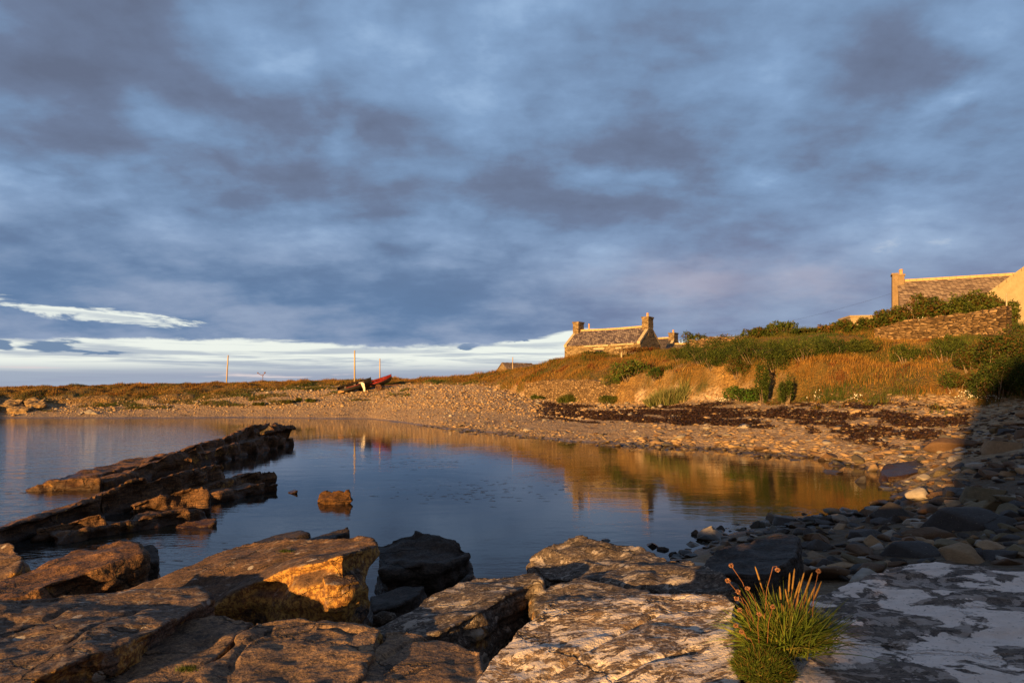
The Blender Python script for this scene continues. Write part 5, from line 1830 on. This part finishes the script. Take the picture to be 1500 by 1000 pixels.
# more scrub over the upper bank
for i, (a, b, Yq, wp, bt, cols, lb) in enumerate([
    (1050, 512, 51.5, 60, 540, [G1, G1, G2], 'dark scrub below the broken wall, second from its left end'),
    (1085, 520, 47.5, 52, 552, [G1, B1, G2], 'scrub with brown tips hanging over the earth face'),
    (1140, 508, 47.0, 70, 545, [G1, G1, G2], 'broad scrub on the brow right under the crowning shrub'),
    (1180, 500, 46.8, 62, 528, [G1, G2, G3], 'light green scrub on the brow between two darker ones'),
    (1222, 496, 45.5, 64, 522, [G1, G1, G2], 'dark scrub on the brow below the ragged hedge end'),
    (1262, 497, 44.2, 50, 518, [G2, G3, G1], 'grassy green scrub at the left foot of the tall wall'),
    (1000, 506, 57.5, 50, 528, [G1, G2, B1], 'dark scrub right of the dock clump'),
    (1150, 552, 43.0, 26, 592, [G1, G1, G2], 'ivy dark scrub at the right side of the gully'),
    (1330, 505, 39.0, 46, 532, [G1, G2, G3], 'grassy scrub under the middle of the tall wall'),
    (1450, 500, 35.6, 60, 540, [G1, G1, B1], 'tangled scrub under the right end of the tall wall'),
    (1490, 520, 32.6, 70, 575, [G1, G1, G2], 'deep green scrub cut by the right edge of the picture'),
    (1405, 545, 33.5, 60, 575, [G1, G2, B1], 'loose scrub on the lower bank left of the shade'),
    (905, 546, 57.5, 44, 566, [G1, G2, G3], 'green weeds over the right end of the sea wall'),
    (965, 536, 57.0, 46, 556, [G1, (.05, .11, .015), B1], 'broad leaved weeds on the bank right of the sea wall'),
    (895, 580, 51.5, 34, 592, [G1, G2, OLIVE], 'small weeds among the rubble at the sea wall end'),
]):
    shrub('scrub', lb, a, b, Yq, wp, cols, 3400, leaf=.11, seed=700 + i, lobes=9, bottom=bt, spiky=.25)

# white mayweed flowers along the foot of the bank
M['petal'] = plain('white_petals', (.66, .64, .58), (.80, .78, .72), 5)
for i, (a, b, Yq, wp, n, lb) in enumerate([(1060, 584, 43.3, 22, 60, 'white flowered weed at the foot of the bank, leftmost of its kind'), (1202, 574, 38.6, 16, 36, 'white flowered weed in the middle of the dry grass foot'),
                                      (1262, 582, 35.5, 26, 50, 'white flowered weed beside the block like stone'), (1208, 583, 38, 40, 26, 'thin scatter of white flowers low on the bank'),
                                      (1425, 578, 31.4, 36, 90, 'white flowered weed at the shade edge'), (1388, 556, 33.5, 12, 22, 'small white flower head group up on the right bank'),
                                      (1356, 468, 41.6, 18, 26, 'white flowers on top of the tall wall'), (1455, 585, 30.5, 30, 50, 'white flowered weed inside the right hand shade')]):
    r = np.random.default_rng(400 + i)
    x, y = xy(a, Yq)
    zc = H - (b + 4 - 573) * Yq / 1000
    e = empty('mayweed', (x, y, zc), label=lb, cat='flowers')
    rx = wp * Yq / 2000
    C = np.stack([r.normal(size=n) * rx * .6, r.normal(size=n) * .15, r.uniform(.0, .32, n)], 1)
    vs, fs, st_ = [], [], MB()
    for p_ in C:
        k = len(vs)
        q = r.uniform(.018, .035)
        m_ = 6
        ay = r.uniform(-.5, .2)
        for w_ in range(m_):
            an = TAU * w_ / m_
            vs.append((p_[0] + math.cos(an) * q, p_[1] + math.sin(an) * q * math.sin(ay) - .01, p_[2] + math.sin(an) * q * math.cos(ay)))
        vs.append((p_[0], p_[1] - .02, p_[2] + .005))
        fs += [(k + w_, k + (w_ + 1) % m_, k + m_) for w_ in range(m_)]
        st_.tube([(p_[0] * .7, p_[1] * .5, -.25), (p_[0], p_[1], p_[2])], .005, 3, cap=False)
    link('flower_heads', new_mesh('flower_heads', vs, fs), M['petal'], e)
    st_.build('stems', plain('green_stem', (.04, .06, .015), (.07, .09, .02)) if 'green_stem' not in bpy.data.materials else bpy.data.materials['green_stem'], e)

# ------------------------------------------------------------------ tuft in the rock crack
def ribbons(roots, dirs_, length, width, droop, colr, r, seg=5):
    N = len(roots)
    d = dirs_ / np.linalg.norm(dirs_, axis=1)[:, None]
    side = np.cross(d, r.normal(size=(N, 3)))
    side /= np.linalg.norm(side, axis=1)[:, None]
    V = []
    for k in range(seg + 1):
        f = k / seg
        c = roots + d * (length * f)[:, None]
        c[:, 2] -= droop * length * f * f
        w = (width * (1 - f ** 1.8) / 2 + .0002)[:, None]
        V += [c - side * w, c + side * w]
    V = np.stack(V, 1)
    F = []
    for k in range(seg):
        F.append([2 * k, 2 * k + 1, 2 * k + 3, 2 * k + 2])
    F = np.array(F)
    n = 2 * (seg + 1)
    F = (F[None] + (np.arange(N) * n)[:, None, None]).reshape(-1, 4)
    return V.reshape(-1, 3), F.astype(np.int32), np.repeat(colr, n, 0)


r = np.random.default_rng(91)
def at_(px_, py_, Y):
    return np.array(WY(px_, py_, Y))


tc_ = at_(1150, 950, 2.80)
tuft = empty('plantain_tuft', tuple(tc_), label='grassy green tuft with upright brown seed spikes in the crack between slabs', cat='plant')
N = 2600
root = np.stack([r.normal(size=N) * .050, r.normal(size=N) * .04, r.uniform(-.01, .02, N)], 1)
dr = np.stack([r.normal(size=N) * .50 + root[:, 0] * 4, r.normal(size=N) * .42 - .05, r.uniform(.4, 1.3, N)], 1)
ln = r.uniform(.10, .30, N)
colr = np.where(r.uniform(0, 1, N)[:, None] < .75, np.array((.13, .19, .025)), np.array((.21, .19, .04))) * r.uniform(.55, 1.4, N)[:, None]
v, f, c = ribbons(root, dr, ln, r.uniform(.003, .006, N), r.uniform(.05, .5, N), colr, r)
link('leaves', new_mesh('leaves', v, f, False, {'tint': ('FLOAT_COLOR', c)}), M['leaf'], tuft)
M['spike'] = plain('brown_seed_spike', (.16, .09, .025), (.30, .18, .05), 30, bumpd=.002)
M['stem'] = plain('reddish_stem', (.17, .07, .03), (.25, .11, .045), 9, bumpd=.001)
M['head'] = plain('papery_flower_head', (.42, .22, .13), (.66, .42, .28), 40, bumpd=.003)
for (a, b) in [(1157, 838), (1164, 832), (1178, 838), (1186, 852), (1172, 850), (1190, 838), (1194, 858), (1150, 862), (1142, 858), (1170, 868), (1182, 874), (1158, 874), (1146, 884), (1106, 829), (1126, 880), (1186, 894), (1204, 850)]:
    tip = at_(a, b, 2.80 + r.uniform(-.05, .05)) - tc_
    rt = np.array([tip[0] * .22 + r.normal() * .012, r.normal() * .02, .0])
    mid = rt * .45 + tip * .55 + np.array([r.normal() * .006, 0, .01])
    s0 = rt + (tip - rt) * .68
    s0 += (mid - (rt + tip) / 2) * .5
    e = MB().tube([rt, mid * .6 + rt * .4, s0], .0013, 5).build('stalk', M['stem'], tuft)
    MB().tube([s0, s0 + (tip - s0) * .1, s0 + (tip - s0) * .5, s0 + (tip - s0) * .9, tip], [.0015, .0034, .0040, .0030, .0008], 7).build('seed_spike', M['spike'], e, smooth=True)

cc_ = at_(1118, 965, 2.66)
cush = empty('thrift_cushion', tuple(cc_), label='low mossy green cushion of thrift with faded pink flower heads on long stems', cat='plant')
N = 5200
a = r.uniform(0, TAU, N)
el_ = np.arcsin(r.uniform(.0, 1, N))
rx, ry, rz2 = .115, .12, .085
nrm = np.stack([np.cos(a) * np.cos(el_), np.sin(a) * np.cos(el_), np.sin(el_)], 1)
root = nrm * (rx, ry, rz2) * r.uniform(.72, .95, N)[:, None]
root[:, 2] += .12 * root[:, 1] + .01 - .06
root *= 1 + .16 * perlin(root * 22)[:, None]
dr = nrm + r.normal(size=(N, 3)) * .55 + (0, 0, .35)
colr = np.where(r.uniform(0, 1, N)[:, None] < .82, np.array((.085, .125, .018)), np.array((.19, .13, .035))) * r.uniform(.5, 1.35, N)[:, None]
v, f, c = ribbons(root, dr, r.uniform(.018, .040, N), r.uniform(.0018, .0030, N), r.uniform(0, .2, N), colr, r, 3)
link('leaves', new_mesh('leaves', v, f, False, {'tint': ('FLOAT_COLOR', c)}), M['leaf'], cush)
u_, v_ = np.meshgrid(np.linspace(0, TAU, 28, endpoint=False), np.linspace(-.9, math.pi / 2, 14), indexing='ij')
cv = np.stack([np.cos(u_) * np.cos(v_) * rx * .8, np.sin(u_) * np.cos(v_) * ry * .8, np.sin(v_) * rz2 * .8 - .05 + .12 * np.sin(u_) * np.cos(v_) * ry], 2).reshape(-1, 3)
cf = [(i * 14 + j, ((i + 1) % 28) * 14 + j, ((i + 1) % 28) * 14 + j + 1, i * 14 + j + 1) for i in range(28) for j in range(13)]
link('mat', new_mesh('mat', cv, cf, True), plain('mossy_mat', (.02, .026, .008), (.045, .05, .012), 60), cush)
for (a1, b1, a2, b2, hk) in [(1100, 868, 1071, 828, 0), (1096, 882, 1066, 850, 0), (1120, 888, 1139, 834, 1), (1104, 892, 1081, 866, 0), (1112, 888, 1095, 861, 0), (1112, 925, 1112, 899, 0), (1124, 925, 1132, 888, 0),
                              (1095, 920, 1078, 916, 0), (1100, 905, 1083, 893, 0), (1110, 940, 1086, 925, 0), (1100, 886, 1079, 876, 0), (1190, 888, 1199, 836, 0), ]:
    q0 = at_(a1, b1 + 18, 2.70) - cc_
    q1 = at_(a2, b2, 2.66 + r.uniform(-.06, .06)) - cc_
    mid = (q0 + q1) / 2 + np.array([.006 * (1 if a2 < a1 else -1), 0, .012])
    pts = [q0, mid, q1]
    if hk:
        pts = [q0, q0 * .4 + q1 * .6 + np.array([-.022, 0, .0]), q1 + np.array([-.018, 0, .012]), q1 + np.array([-.004, 0, .014]), q1]
    e = MB().tube(pts, .0014, 5).build('flower_stem', M['stem'], cush)
    ndd = r.normal(size=(110, 3))
    ndd /= np.linalg.norm(ndd, axis=1)[:, None]
    ndd[:, 2] = ndd[:, 2] * .8
    v, f, c = ribbons(np.tile(q1, (110, 1)) + ndd * .0035, ndd, r.uniform(.004, .0085, 110), np.full(110, .0045), np.zeros(110), np.tile((.42, .22, .13), (110, 1)) * r.uniform(.6, 1.3, (110, 1)), r, 2)
    link('flower_head', new_mesh('flower_head', v, f, False, {'tint': ('FLOAT_COLOR', c)}), M['leaf'], e)
# upright grass tufts on the shore
for (a, b, Yq, wp, cols, n, lb, sd) in [(978, 562, 46.3, 66, [(.16, .18, .06), (.11, .13, .035), (.26, .22, .09)], 2600, 'pale upright tuft of long grass at the foot of the bank', 1),
                                       (832, 573, 58.5, 32, [G1, G2, OLIVE], 1500, 'round green tuft alone on the shingle below the sea wall', 2)]:
    r = np.random.default_rng(600 + sd)
    x, y = xy(a, Yq)
    zz = land1(x, y)
    rx = wp * Yq / 2000
    root = np.stack([np.clip(r.normal(size=n) * .5, -1, 1) * rx * .85, r.normal(size=n) * .35, np.zeros(n)], 1)
    root[:, 2] = land(root[:, 0] + x, root[:, 1] + y)[0] - zz - .05
    hh = (H - (b - 573) * Yq / 1000) - zz
    d_ = np.stack([root[:, 0] * .35 + r.normal(size=n) * .28, r.normal(size=n) * .25, np.ones(n)], 1)
    ln_ = hh * r.uniform(.55, 1.1, n) * (1 - .45 * (root[:, 0] / rx) ** 2)
    c_ = np.array(cols)[r.integers(0, len(cols), n)] * r.uniform(.6, 1.4, n)[:, None]
    v, f, c = ribbons(root, d_, ln_, r.uniform(.02, .045, n), r.uniform(.0, .3, n), c_, r, 3)
    link('grass_tuft', new_mesh('grass_tuft', v, f, False, {'tint': ('FLOAT_COLOR', c)}), M['blade'], label=lb, cat='grass tuft', loc=(x, y, zz))
# little moss patches in the slabs
for (a, b, zz, lb) in [(418, 806, 1.1, 'tiny moss patch on the big tilted block'), (275, 978, 1.04, 'tiny reddish moss patch in the long crack of the bottom slabs')]:
    p0 = np.array(W(a, b, zz))
    N = 260
    root = np.stack([r.normal(size=N) * .03, r.normal(size=N) * .02, np.full(N, -.01)], 1)
    v, f, c = ribbons(root, r.normal(size=(N, 3)) * .5 + (0, 0, 1), r.uniform(.012, .03, N), r.uniform(.002, .004, N), np.zeros(N), np.tile((.06, .085, .015), (N, 1)) * r.uniform(.6, 1.5, (N, 1)), r, 2)
    link('moss_patch', new_mesh('moss_patch', v, f, False, {'tint': ('FLOAT_COLOR', c)}), M['leaf'], label=lb, cat='moss', loc=tuple(p0))
